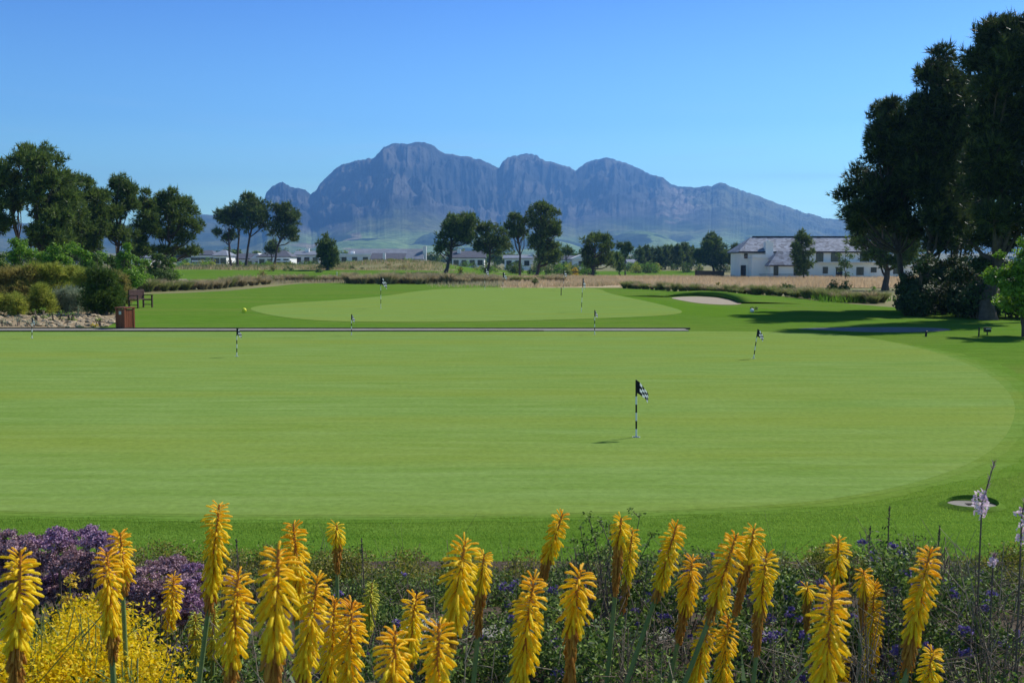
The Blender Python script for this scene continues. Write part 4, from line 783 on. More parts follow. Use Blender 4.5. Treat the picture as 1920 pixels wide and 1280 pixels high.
# ------------------------------------------------------------------ flags, bench, bin, posts
def flag_thing(label, px, base_y, top_y, lean=0.0, size=1.0, rot=0.0, thin=False, top_x=None):
    g = G(px, base_y, .0065); d = g[1]; top = P(px if top_x is None else top_x, top_y, d); h = top[2]-g[2]; dx = top[0]-g[0]
    root = thing('practice_flag', label, 'golf flag', g, 'small checkered flags on the greens')
    r = .0115 if not thin else .013; b = MB(); n = 9 if not thin else 8; hf = h
    ax = lambda s: np.array((dx*s, 0, h*s))
    seg = 7
    for i in range(seg): b.tube([ax(i/seg), ax((i+1)/seg)], [r, r], 10, 1 if (i % 2 == 1 or i == seg-1) else 0)
    b.add([ax(1)+np.array((r*math.cos(a), r*math.sin(a), 0)) for a in np.arange(10)*PI/5], [tuple(range(10))], 1)
    b.build('pole', [M['white'], M['black']], root, True)
    cup = MB(); cup.tube([(0, 0, -.02), (0, 0, .001)], [.053, .053], 20, 0); cup.tube([(0, 0, .004), (0, 0, .004-.0005)], [.053, .048], 20, 0); cup.add([(.0475*math.cos(a), .0475*math.sin(a), .0015) for a in np.arange(20)*PI/10], [tuple(range(20))], 1); cup.build('cup', [M['white'], M['black']], root)
    # draped checkered cloth: hoisted along the pole, hanging in folds
    nx, nz = 24, 20; W_ = .27*size; Hh = .17*size; V = []; F = []; mi = []
    for i in range(nx+1):
        u = i/nx
        for j in range(nz+1):
            v = j/nz; out = W_*(.58*u**.85)+.008; drop = W_*.66*u**1.2*(1-.15*v)
            fold = math.sin(u*9+v*2.2)*.022*u*size*(.6+.6*v); x = out*math.cos(rot)-fold*math.sin(rot); y = out*math.sin(rot)+fold*math.cos(rot)
            z = h-.006-Hh*v*(1-.18*u)-drop; V.append((x+dx*(z/h), y, z))
    for i in range(nx):
        for j in range(nz):
            F.append((i*(nz+1)+j, (i+1)*(nz+1)+j, (i+1)*(nz+1)+j+1, i*(nz+1)+j+1)); cu = int(i*5/nx); cv = int(j*4/nz); mi.append(1 if (cu+cv) % 2 == 0 or cu == 0 else 0)
    c = MB(); c.v = V; c.f = F; c.m = mi; c.build('cloth', [M['cloth'], M['blackcloth']], root, True)
    return root
flag_thing('nearest checkered flag on striped pole casting a clear shadow', 1193, 819, 712, rot=-.4)
flag_thing('checkered flag on tilted pole at the right of the near green', 1413, 672, 617, top_x=1421, rot=-.3)
flag_thing('checkered flag on striped pole at the left of the near green', 444, 668, 614, rot=-.5)
flag_thing('small checkered flag before the rock garden at the far left', 60, 634, 594, rot=-.6)
flag_thing('small checkered flag right before the path, middle left', 659, 628, 589, rot=-.7)
flag_thing('small checkered flag right before the path, middle right', 1115, 627, 581, rot=-1.0)
flag_thing('tall flag on the left of the far green', 714, 578, 519, size=2.2, thin=True, rot=-.3)
flag_thing('tall flag on the right of the far green', 1090, 585, 521, size=2.0, thin=True, rot=-1.2, top_x=1093)
flag_thing('white flag at the back of the far green below the olive pine', 909, 543, 502, size=2.6, thin=True, rot=-.4)
flag_thing('white flag at the back of the far green right of the olive pine', 943, 544, 510, size=2.6, thin=True, rot=-.5)
flag_thing('white flag at the back of the far green beside the dark bush', 1057, 543, 506, size=2.6, thin=True, rot=-.9)
def bench():
    g = G(264, 577); k = g[1]/FPX; root = thing('park_bench', 'dark wooden garden bench turned side on upon the left lawn', 'bench', g, rz=1.25)
    W_, D_, sh = 1.15, .55, .44
    b = MB()
    for i in range(6): b.box(-W_/2+.06, W_/2-.06, -D_/2+.02+i*.088, -D_/2+.09+i*.088, sh, sh+.03)
    b.build('seat', M['benchwood'], root)
    b = MB()
    for i in range(14): x = -W_/2+.1+i*(W_-.2)/13; b.box(x-.035, x+.035, D_/2-.02, D_/2+.02, sh+.1, .86)
    b.box(-W_/2, W_/2, D_/2-.03, D_/2+.03, .86, .96); b.box(-W_/2, W_/2, D_/2-.028, D_/2+.028, sh+.04, sh+.1); b.build('backrest', M['benchwood'], root)
    for s in (-1, 1):
        MB().box(s*W_/2-.035, s*W_/2+.035, -D_/2-.035, -D_/2+.035, 0, .64).build('leg', M['benchwood'], root, bevel=.005)
        MB().box(s*W_/2-.036, s*W_/2+.036, D_/2-.04, D_/2+.036, 0, .94).build('leg', M['benchwood'], root, bevel=.005)
        b = MB().box(s*W_/2-.045, s*W_/2+.045, -D_/2-.06, D_/2-.045, .64, .68); b.box(s*W_/2-.02, s*W_/2+.02, -D_/2+.036, D_/2-.042, .14, .18); b.box(s*W_/2-.02, s*W_/2+.02, -D_/2+.036, D_/2-.042, sh-.06, sh-.01); b.build('armrest', M['benchwood'], root)
bench()
def bin_():
    g = G(229, 617.5); root = thing('litter_bin', 'red brown slatted wooden litter bin beside the path', 'bin', (g[0]+.02, 36.95, 0), rz=-.5)
    s = .2; H_ = .74; b = MB()
    n = 5
    for i in range(n):
        a = -s+.02+i*(2*s-.04)/n; e = a+(2*s-.04)/n-.012
        for q in (-1, 1): b.box(a, e, q*s-.012, q*s+.012, .06, H_-.04)
        for q in (-1, 1): b.box(q*s-.012, q*s+.012, a, e, .06, H_-.04)
    b.build('slats', M['wood'], root)
    MB().box(-s+.016, s-.016, -s+.016, s-.016, .05, H_-.1).build('liner', M['black'], root)
    f = MB()
    for x in (-s, s):
        for y in (-s, s): f.box(x-.03, x+.03, y-.03, y+.03, 0, H_)
    f.build('corner_posts', M['wood'], root)
    t = MB()
    for (x0, x1, y0, y1) in [(-s-.05, s+.05, -s-.05, -s+.1), (-s-.05, s+.05, s-.1, s+.05), (-s-.05, -s+.1, -s+.1, s-.1), (s-.1, s+.05, -s+.1, s-.1)]: t.box(x0, x1, y0, y1, H_, H_+.04)
    t.build('lid', M['wood'], root)
    pl = MB().box(-.06, .06, -s-.025, -s-.016, H_-.22, H_-.1).build('plate', M['metal'], root)
bin_()
def post(label, px, y, h, mt, r=.03, name='marker_post', cat='post'):
    g = G(px, y); root = thing(name, label, cat, g); MB().tube([(0, 0, 0), (.01, 0, h)], [r, r*.9], 10).build('stake', M[mt], root, True)
    MB().tube([(.01, 0, h), (.01, 0, h+.01), (.01, 0, h+.03)], [r*1.15, r*1.15, r*.4], 10).build('cap', M[mt], root)
post('pale marker post in front of the dark round bush', 147, 598, .55, 'greygreen', .025)
post('shorter pale stake in the gravel left of the marker post', 131, 590, .4, 'greygreen', .02)
post('low black peg on the lawn beyond the cart path', 1736, 631, .16, 'black', .035)
post('black peg left of the black lamp box', 1835, 631, .26, 'black', .025)
post('tiny dark stake at the back of the far green', 1052, 554, .55, 'black', .03)
post('thin white distance post at the edge of the fairway', 632, 526, 1.2, 'white', .05)
def lampbox():
    g = G(1851, 628); root = thing('garden_lamp', 'small black boxed garden lamp on short leg beside the lime green tree', 'lamp', g)
    MB().tube([(0, 0, 0), (0, 0, .1)], [.02, .02], 8).build('leg', M['black'], root); b = MB().box(-.09, .09, -.08, .08, .1, .23); b.box(-.11, .11, -.11, .1, .23, .25); b.build('housing', M['black'], root); MB().box(-.085, .085, -.084, -.081, .19, .225).build('lens', M['metal'], root)
lampbox()
def ball(label, px, y, r, mt, name, cat):
    g = G(px, y); V = []; n = 10; F = []
    b = MB()
    pts = [(0, 0, r*(1-math.cos(a))) for a in np.linspace(.1, PI-.1, 9)]; b.tube(pts, [r*math.sin(a) for a in np.linspace(.1, PI-.1, 9)], 12)
    o = b.build(name, M[mt], None, True); o.location = g; tag(o, label, cat)
M['yellowpaint'] = mat('yellow_paint', (.75, .72, .04), .5)
ball('yellow rounded tee marker at the left tip of the far green', 458, 586, .11, 'yellowpaint', 'tee_marker', 'marker')
ball('white rounded tee marker on the lawn at the left end of the pine shadow', 1410, 586, .1, 'white', 'tee_marker', 'marker')
shrub('small_bush', 'little dark bush at the left end of the pine shadow', 1416, 52, [(1411, 577, 4), (1420, 577, 4.5), (1415, 580, 4)], 'darkshrub', 1500, leaf=.06, z=0.0)
# sunken drain basin in the lawn at the lower right
def basin():
    c = G(1822, 948); root = thing('lawn_drain', 'pale concrete drain cover sunk in the lawn at lower right', 'drain', (c[0], c[1], 0)); a = np.arange(28)*2*PI/28
    R = .2; rim = MB(); o = []; 
    for rr, z in [(R*1.35, .003), (R*1.2, .02), (R*1.06, .035), (R, .012)]: o.append([(rr*math.cos(t)*1.15, rr*math.sin(t)*.95, z*(1.0+.9*max(0, math.sin(t)*.8+math.cos(t)*.5))) for t in a])
    for i in range(3): rim.add(o[i]+o[i+1], [(j, (j+1) % 28, 28+(j+1) % 28, 28+j) for j in range(28)])
    rim.build('turf_rim', M['lawn'], root, True)
    MB().add([(R*math.cos(t)*1.12, R*math.sin(t)*.93, .012) for t in a], [tuple(range(28))]).build('cover', M['concrete'], root)
    s = MB(); 
    for i in range(3): s.box(-.05, .05, -.03+i*.03, -.02+i*.03, .013, .018)
    s.build('grating', M['edge'], root)
basin()
# ------------------------------------------------------------------ short turf blades near the camera
def inpoly(x, y, poly):
    c = np.zeros(len(x), bool); n = len(poly); j = n-1
    for i in range(n):
        xi, yi = poly[i]; xj, yj = poly[j]
        with np.errstate(divide='ignore', invalid='ignore'):
            c ^= ((yi > y) != (yj > y)) & (x < (xj-xi)*(y-yi)/(yj-yi)+xi)
        j = i
    return c
def turf():
    n = 420000; Y = RNG.uniform(7.2, 15.5, n); X = RNG.uniform(-1, 1, n)*(Y*.53)
    keep = RNG.uniform(0, 1, n) < np.clip(1.25-(Y-7.5)/8, .15, 1)
    gx = fbm(X*3, Y*3, 44, 3)-.5; out = ~inpoly(X+gx*.3, Y+gx*.3, grown(GP, .55, 5)); k = keep & out; c = G(1822, 948); k &= ((X-c[0])**2+(Y-c[1])**2) > .07
    X = X[k]; Y = Y[k]; n = len(X); b = np.stack((X, Y, np.zeros(n)), 1)
    d = unit(np.stack((RNG.normal(size=n)*.4, RNG.normal(size=n)*.4, np.ones(n)), 1))
    V, F, v = blades(b, d, RNG.uniform(.008, .02, n), .006, np.clip(RNG.uniform(0, .8, n)+.8*(fbm(X*1.3, Y*1.3, 5, 3)-.5), 0, 1))
    tag(mesh_np('turf_grass', V, [F], M['blade'], var=v), kind='stuff')
turf()
# ------------------------------------------------------------------ torch lilies (red hot pokers)
def florets(base, d, L, r, var, axis_dn, bend=.35):
    """curved flaring tubes; base, d (n,3); L, r (n,)"""
    n = len(base); L = L[:, None]; m = 5; dn = np.broadcast_to(axis_dn, (n, 3))
    p0 = base; p1 = base+d*L*.45; d2 = unit(d+dn*bend); p2 = p1+d2*L*.42; d3 = unit(d2+dn*bend*.6); p3 = p2+d3*L*.16
    A = unit(np.cross(d, RNG.normal(size=(n, 3)))); B = np.cross(d, A); V = []
    for p, k in ((p0, .45), (p1, .8), (p2, 1.0), (p3, .72)):
        for j in range(m):
            a = j*2*PI/m; V.append(p+(A*math.cos(a)+B*math.sin(a))*(r*k)[:, None])
    V.append(p3+d3*L*.035); V = np.stack(V, 1); cnt = 4*m+1
    base_i = np.arange(n)[:, None]*cnt; q = []
    for i in range(3):
        for j in range(m): q.append([i*m+j, i*m+(j+1) % m, (i+1)*m+(j+1) % m, (i+1)*m+j])
    tr = [[3*m+j, 3*m+(j+1) % m, 4*m] for j in range(m)]
    Q = (base_i[:, None]+np.array(q)[None]).reshape(-1, 4); Tt = (base_i[:, None]+np.array(tr)[None]).reshape(-1, 3)
    vv = np.repeat(var[:, None], cnt, 1)
    return V.reshape(-1, 3), Q, Tt, vv.ravel()
def poker(label, w_, top, ye, be, mt='yellow', bare=.0, diam=.066):
    """w_ width in px; top, ye (end of fresh florets), be (end of withered florets): px,py"""
    d = FPX*diam/w_; R = diam/2; t = P(*top, d); a = P(*ye, d); b = P(*be, d)
    zb = bedz(0, d); sl = unit(b-t); 
    if sl[2] > -.3: sl = np.array((0, 0, -1.))
    # stem: from ground up, easing into the head's lean
    L = b[2]-zb; foot = np.array((b[0]+sl[0]*L*.75, d+random.uniform(-.05, .05), zb-.02)); root = thing('torch_lily', label, 'flower', foot, 'yellow torch lilies along the front of the bed')
    mid = b+sl*L*.45; mid[0] = mid[0]*.7+foot[0]*.3
    T = Tubes(); T.add([foot, foot*.6+mid*.4, mid, (mid+b)/2, b], [.0085, .008, .0075, .007, .0065], 8); T.build('stem', M['stem'], root, foot)
    T = Tubes(); T.add([b, (a+t)/2*.5+b*.5, (a+t)/2, t], [.006, .0055, .005, .0025], 7); T.build('flower_axis', M['rachis'], root, foot)
    ax = unit(t-b); dn = np.array((0, 0, -1.)); s1 = unit(np.cross(ax, np.array((0, 1., 0)))); s2 = np.cross(ax, s1)
    LY = np.linalg.norm(t-a); n = int(max(34, LY/R*27)*(1-bare)); s = (np.arange(n)+.5)/n; s = s**.85
    ph = np.arange(n)*2.39996+RNG.normal(size=n)*.3; vr = random.uniform(-10, 12); vl = random.uniform(.9, 1.15); age = random.uniform(-.2, .2)
    p = t+(a-t)*s[:, None]; out = np.cos(ph)[:, None]*s1+np.sin(ph)[:, None]*s2
    el = np.interp(s, [0, .12, .3, .6, 1], [48, 22, -8, -38, -66])+RNG.normal(size=n)*11+vr*np.sin(s*3); el = np.radians(el)
    dr = unit(out*np.cos(el)[:, None]+ax*np.sin(el)[:, None]); Ln = R*np.interp(s, [0, .08, .3, .8, 1], [.55, .85, 1.05, 1.12, 1.05])*RNG.uniform(.75, 1.15, n)*vl
    rf = R*np.interp(s, [0, .15, .5, 1], [.06, .088, .10, .10])*RNG.uniform(.9, 1.1, n)
    var = np.clip(np.interp(s, [0, .15, .45, 1], [.8, .35, .05, .0])+age+RNG.normal(size=n)*.14, 0, 1)
    V, Q, F, v = florets(p+out*.004, dr, Ln, rf, var, dn, .3)
    mesh_np('fresh_florets', V-foot, [Q, F], M[mt], root, True, var=v)
    LB = np.linalg.norm(a-b)
    if LB > .015:
        n = int(max(14, LB/R*22)); s = (np.arange(n)+.5)/n; ph = np.arange(n)*2.39996+RNG.normal(size=n)*.4; p = a+(b-a)*(s[:, None]*.9-.06)
        out = np.cos(ph)[:, None]*s1+np.sin(ph)[:, None]*s2; el = np.radians(-72-12*s+RNG.normal(size=n)*6)
        dr = unit(out*np.cos(el)[:, None]+ax*np.sin(el)[:, None]); V, Q, F, v = florets(p+out*.006, dr, R*np.interp(s, [0, 1], [1.1, .85])*RNG.uniform(.8, 1.1, n), R*.085*np.interp(s, [0, 1], [1.25, .8])*RNG.uniform(.7, 1.1, n), np.clip(RNG.uniform(0, 1, n)*(1-s*.6), 0, 1), dn, .1)
        mesh_np('withered_florets', V-foot, [Q, F], M['withered'], root, True, var=v)
    return root
PK = [
 ('large yellow spike at the left edge over the golden mound', 66, (38, 1035), (31, 1200), (29, 1300)),
 ('tall spike behind another at the left, reaching above the purple statice', 44, (225, 998), (232, 1080), (230, 1108)),
 ('thick drooping spike with brown base in front of the taller left one', 56, (200, 1034), (208, 1178), (210, 1228)),
 ('short spike low down just right of the thick drooping left spike', 32, (229, 1132), (229, 1216), (229, 1224)),
 ('slim upright spike alone before the purple statice', 36, (326, 1080), (320, 1172), (319, 1178)),
 ('tallest spike on the left, tip against the green and leaning right', 48, (411, 946), (397, 1100), (391, 1140)),
 ('full spike below and right of the tallest left one', 62, (447, 1072), (434, 1230), (432, 1290)),
 ('very large nearest spike with wide brown base left of centre', 80, (522, 1030), (514, 1205), (512, 1310)),
 ('tall spike directly behind the very large nearest one', 48, (550, 982), (562, 1130), (556, 1150)),
 ('wholly withered brown spike on a thin stem against the lawn', 36, (631, 982), (632, 1012), (632, 1075)),
 ('dense spike leaning right beside the very large nearest one', 58, (596, 1080), (570, 1250), (568, 1275)),
 ('dense spike, left one of the close pair at the bottom left of centre', 50, (628, 1124), (614, 1290), (612, 1320)),
 ('dense spike, right one of the close pair at the bottom left of centre', 54, (660, 1128), (652, 1300), (650, 1330)),
 ('taller spike behind the two lowest central spikes', 48, (781, 1114), (766, 1225), (764, 1245)),
 ('low cut off spike at the bottom edge, left of the two lowest', 72, (742, 1182), (734, 1350), (732, 1400)),
 ('low cut off spike at the bottom edge, right of the two lowest', 72, (823, 1168), (817, 1340), (815, 1400)),
 ('big spike with brown skirt left of the slimmer browned one, centre', 62, (872, 1014), (852, 1160), (848, 1205)),
 ('slimmer spike with long brown base touching the big central one', 44, (908, 1038), (902, 1100), (896, 1192)),
 ('shrivelled brown spike low between two central ones', 26, (879, 1140), (879, 1150), (879, 1225)),
 ('right leaning spike with brown base, highest in the centre', 42, (1055, 962), (1028, 1040), (1018, 1090)),
 ('long full yellow spike right below the highest central one', 58, (1001, 1082), (978, 1262), (975, 1290)),
 ('spike with sparse top and long orange brown base right of centre', 58, (1088, 1068), (1073, 1166), (1068, 1290)),
 ('mostly browned tall spike with few yellow florets at its tip', 42, (1165, 970), (1161, 1014), (1153, 1118)),
 ('slim tall spike behind the right of the mostly browned one', 32, (1186, 992), (1176, 1085), (1164, 1155)),
 ('tall clear spike leaning right, alone against the lawn', 44, (1269, 982), (1238, 1094), (1230, 1118)),
 ('shorter spike with dark brown base right of the lone leaning one', 42, (1299, 1046), (1286, 1134), (1271, 1204)),
 ('leaning yellow spike, left one of the tall right pair', 48, (1381, 1002), (1342, 1122), (1330, 1160)),
 ('leaning spike browned nearly to the tip, right one of the tall right pair', 42, (1414, 990), (1404, 1040), (1379, 1155)),
 ('small spike tucked beneath the tall right pair', 32, (1358, 1108), (1355, 1155), (1351, 1182)),
 ('low spike leaning right below the tall right pair, left of two', 44, (1330, 1168), (1302, 1276), (1300, 1290)),
 ('low upright spike below the tall right pair, right of two', 42, (1366, 1158), (1354, 1275), (1352, 1290)),
 ('yellow spike with long brown tail right of the tall right pair', 44, (1438, 1036), (1425, 1132), (1418, 1230)),
 ('short bright spike directly above the biggest right spike', 38, (1572, 1010), (1569, 1080), (1568, 1096)),
 ('drooping withered spike with a few yellow florets left of the biggest right one', 34, (1513, 1098), (1514, 1112), (1512, 1185)),
 ('biggest full yellow spike of the right side', 70, (1563, 1096), (1546, 1270), (1542, 1320)),
 ('half browned spike right of the biggest right one', 36, (1619, 1068), (1620, 1106), (1614, 1185)),
 ('fresh yellow spike overlapping the half browned right one', 34, (1640, 1090), (1630, 1262), (1628, 1272)),
 ('tall orange tipped spike, rightmost of the tall ones', 54, (1746, 1028), (1710, 1188), (1702, 1252)),
 ('low cut off spike at the bottom right corner', 46, (1749, 1216), (1738, 1300), (1736, 1320)),
 ('very low spike at the bottom edge left of the corner one', 36, (1695, 1248), (1690, 1310), (1690, 1320)),
 ('low spike peeping out beneath the biggest right one', 32, (1580, 1212), (1578, 1290), (1578, 1300))]
for p in PK: poker('torch lily: '+p[0], *p[1:])
for lab, w_, a, b_, c_ in [('thin pale green yellow young spike left of the tallest left one', 30, (366, 1150), (366, 1220), (366, 1222)), ('thin pale young spike just right below the tallest left one', 30, (402, 1140), (400, 1225), (400, 1227)), ('thin greenish young spike right of the dense close pair', 28, (698, 1092), (690, 1182), (689, 1184))]:
    poker('torch lily: '+lab, w_, a, b_, c_, mt='yellowg', diam=.05)
# strap leaves of the lilies
def strap(label, px, d, n=26, h=.55):
    x = (px-960)/FPX*d; zb = bedz(x, d); root = np.array((x, d, zb)); V = []; F = []; b = MB()
    for i in range(n):
        a = random.uniform(0, 2*PI); s = random.uniform(.15, .5); L = h*random.uniform(.7, 1.25); w0 = random.uniform(.006, .011); dx, dy = math.cos(a), math.sin(a)
        q = [(0, 0), (.35, .0), (.7, .08), (1, .3)]; P_ = [np.array((dx*s*L*(u+u*u*.5), dy*s*L*(u+u*u*.5), L*(u-e*1.0))) for u, e in q]
        sd = np.array((-dy, dx, 0)); vs = []
        for k, p in enumerate(P_): ww = w0*(1, .95, .7, .05)[k]; vs += [p-sd*ww, p+sd*ww]
        b.add(vs, [(0, 1, 3, 2), (2, 3, 5, 4), (4, 5, 7, 6)])
    o = b.build('strap_leaf_clump', M['stemleaf']); o.location = root; tag(o, label, 'plant', 'strap leaf clumps of the torch lilies')
M['stemleaf'] = mat('strap_leaves', (.07, .13, .03), .5, (.13, .2, .06), 5, transl=.25)
for i in range(24): strap('clump of narrow green strap leaves at the foot of the torch lilies', 30+i*78+random.uniform(-20, 20), random.uniform(1.9, 3.2), h=.6)
# ------------------------------------------------------------------ low planting of the bed
def cloud(name, parent, base, B, dens, leaf, mt, ratio=.5, sub=.45, K=12, zmin=None, asp=None, parentloc=None):
    p, dd = crown_pts(B, dens, sub=sub, K=K)
    if zmin is not None: p = p[p[:, 2] > zmin]; dd = dd[:len(p)]
    V, F, v = leaves(p, unit(RNG.normal(size=p.shape)+np.array((0, 0, .5))), leaf*RNG.uniform(.6, 1.3, len(p)), leaf*ratio, RNG.uniform(0, 1, len(p))**(2.6 if mt == 'sparse' else 1.2))
    return mesh_np(name, V-base, [F], M[mt], parent, var=v)
def twigs(T, base, n, h, spread, r=.003, forks=2):
    for i in range(n):
        a = random.uniform(0, 2*PI); e = base+np.array((math.cos(a)*spread*random.random(), math.sin(a)*spread*random.random(), h*random.uniform(.6, 1.1)))
        m = (base+e)/2+RNG.normal(size=3)*.04; b0 = base+np.array(((e-base)[0]*.2, (e-base)[1]*.2, 0)); T.add([b0, m, e], [r*1.5, r, r*.5], 4)
        for _ in range(forks):
            q = m+(e-m)*random.uniform(.1, .8); T.add([q, q+RNG.normal(size=3)*.05+(0, 0, .04), q+RNG.normal(size=3)*.08+(0, 0, .09)], [r*.8, r*.6, r*.3], 4)
# hedge of small glossy leaves with russet tips at the far side of the bed
for i in range(16):
    x = -2.6+i*.44; d = 6.75+random.uniform(-.12, .12); base = np.array((x, d, bedz(x, d))); root = thing('low_hedge_bush', 'low clipped bush with russet tipped leaves at the lawn edge of the bed', 'shrub', base, 'low bushes at the lawn edge')
    B = [(base+np.array((random.uniform(-.2, .2), random.uniform(-.35, .35), random.uniform(.05, .19))), random.uniform(.15, .21)) for _ in range(8)]
    T = Tubes(); twigs(T, base, 10, .3, .3, .002); T.build('stems', M['darktwig'], root, base)
    cloud('foliage', root, base, B, 26000, .022, 'hedge', K=18, sub=.5)
# bushes with violet flowers, right half
def violet_bush(label, px, d, top, wpx, dens=24000, leaf=.024, nf=20, mt='sparse', h0=None):
    x = (px-960)/FPX*d; zb = float(bedz(x, d)); base = np.array((x, d, zb)); zt = P(px, top, d)[2]; h = zt-zb; R = wpx/2*d/FPX
    root = thing('violet_flower_bush', label, 'shrub', base, 'twiggy bushes with violet flowers')
    n = max(9, int(R*h*46)); B = [(base+np.array((random.uniform(-1, 1)*R*.9, random.uniform(-.3, .4), h*random.uniform(.05, .85))), random.uniform(.1, .17)) for _ in range(n)]
    T = Tubes(); twigs(T, base, int(16*R/.4), h, R, .0025, 4); T.build('twigs', M['darktwig'], root, base)
    T = Tubes(); twigs(T, base, int(9*R/.4), h*1.05, R, .0025, 3); T.build('pale_twigs', M['twig'], root, base)
    cloud('foliage', root, base, B, dens, leaf, mt, .45, K=12, sub=.55)
    FB = []
    for _ in range(nf):
        b, r = random.choice(B); FB.append((b+np.array((random.uniform(-.1, .1), -random.uniform(.02, .12), random.uniform(0, .12))), random.uniform(.018, .032)))
    for q in FB: cloud('flower_cluster', root, base, [q], 90000, .012, 'violet', .8, K=6, sub=.5)
    return root
for args in [
 ('leafy growth with violet flowers behind the right edge gaura', 1905, 5.6, 1085, 200, 24000, .022, 8), ('leafy growth with violet flowers beyond the rightmost tall lily', 1790, 5.6, 1080, 200, 24000, .022, 8), ('leafy growth beyond the sparse topped browned lily', 1060, 5.9, 1090, 180, 24000, .022, 4), ('leafy growth below the big central lily with brown skirt', 850, 4.3, 1150, 190, 26000, .021, 5), ('leafy growth around the stepping stones between the dense pair and the two lowest lilies', 700, 4.3, 1165, 150, 26000, .021, 4), ('leafy growth behind the long full yellow lily', 985, 4.4, 1130, 150, 26000, .021, 6), ('small violet flowered bush behind the close pair of dense lilies', 760, 5.6, 1130, 150, 26000, .021, 4), ('bushy green growth with violet flowers behind the withered brown lily', 640, 5.7, 1120, 170, 26000, .021, 3), ('violet flowered growth behind the big central lily with brown skirt', 880, 5.9, 1110, 140, 26000, .021, 5), ('leafy growth with violet flowers behind the full right lily pair', 1390, 5.6, 1085, 190, 26000, .021, 8), ('leafy growth between the statice and the very large lily', 470, 5.4, 1110, 200, 26000, .022, 3), ('twiggy violet flowered bush at the right edge', 1890, 3.6, 1075, 260), ('tall dark bush with violet flowers on the right, above the lawn edge', 1700, 4.2, 990, 210, 26000, .021, 20),
 ('broad bush with violet flowers behind the rightmost tall lily', 1800, 4.0, 1040, 240), ('violet flowered bush behind the biggest right lily', 1580, 4.6, 1060, 230),
 ('bush with scattered violet flowers right of the tall right pair of lilies', 1460, 4.4, 1095, 200), ('violet flowered bush behind the lone leaning lily', 1290, 4.9, 1065, 220),
 ('violet flowered bush under the tall bare branches', 1130, 5.0, 1050, 230), ('twiggy bush with violet flowers right of the central lilies', 1010, 5.2, 1100, 160)]:
    violet_bush(*args)
LP = [('low sage green bush with twigs near the bottom edge, centre right', 1180), ('low sage green bush near the bottom edge below the lone leaning lily', 1240), ('low sage green bush beside the long browned lily, bottom', 1090), ('low sage green bush near the bottom edge below the right pair', 1450), ('low sage bush at the bottom left of the biggest right lily', 1500), ('low brownish bush in the bottom right corner', 1850), ('low sage bush below the rightmost tall lily', 1760), ('low sage bush at the bottom near the central lilies', 930), ('low sage bush at the bottom right of the close pair', 700), ('low sage bush at the bottom by the tallest left lily', 330), ('low sage bush at bottom right of the golden mound', 270), ('low sage bush at the bottom under the right edge flowers', 1900), ('low sage bush at bottom between the biggest and rightmost lilies', 1650), ('low sage bush at the bottom behind the very large lily', 480)]
for i, (lab, px) in enumerate(LP): violet_bush(lab, px, random.uniform(3.0, 3.7), 1165+random.uniform(-15, 25), 210, 24000, .022, random.choice([3, 5, 7]), 'sparse')
# tall bare branches standing up behind the central lilies
def bare():
    d = 4.6; x = (1115-960)/FPX*d; base = np.array((x, d, float(bedz(x, d)))); root = thing('bare_branch_shrub', 'shrub of tall nearly bare dark branches rising behind the central right lilies', 'shrub', base)
    T = Tubes(); ends = []
    for (tx, ty) in [(1088, 985), (1104, 968), (1125, 975), (1150, 1000), (1200, 965), (1190, 1010), (1222, 1005), (1215, 1040), (1075, 1010), (1098, 1020), (1135, 1030)]:
        e = P(tx, ty, d+random.uniform(-.2, .2)); m = base*.35+e*.65+RNG.normal(size=3)*.04; T.add([base+(e-base)*np.array((.15, .15, 0)), (base+m)/2+RNG.normal(size=3)*.03, m, e], [.006, .005, .0035, .0015], 5); ends += [e, m*.5+e*.5, m]
        for _ in range(6):
            q = m+(e-m)*random.random(); r_ = q+unit(RNG.normal(size=3)+(0, 0, .8))*random.uniform(.03, .1); T.add([q, (q+r_)/2+RNG.normal(size=3)*.008, r_], [.002, .0016, .0008], 4); ends.append(r_)
    T.build('branches', M['darktwig'], root, base); cloud('leaves', root, base, [(e, .035) for e in ends], 14000, .016, 'sparse', .5, K=6)
bare()
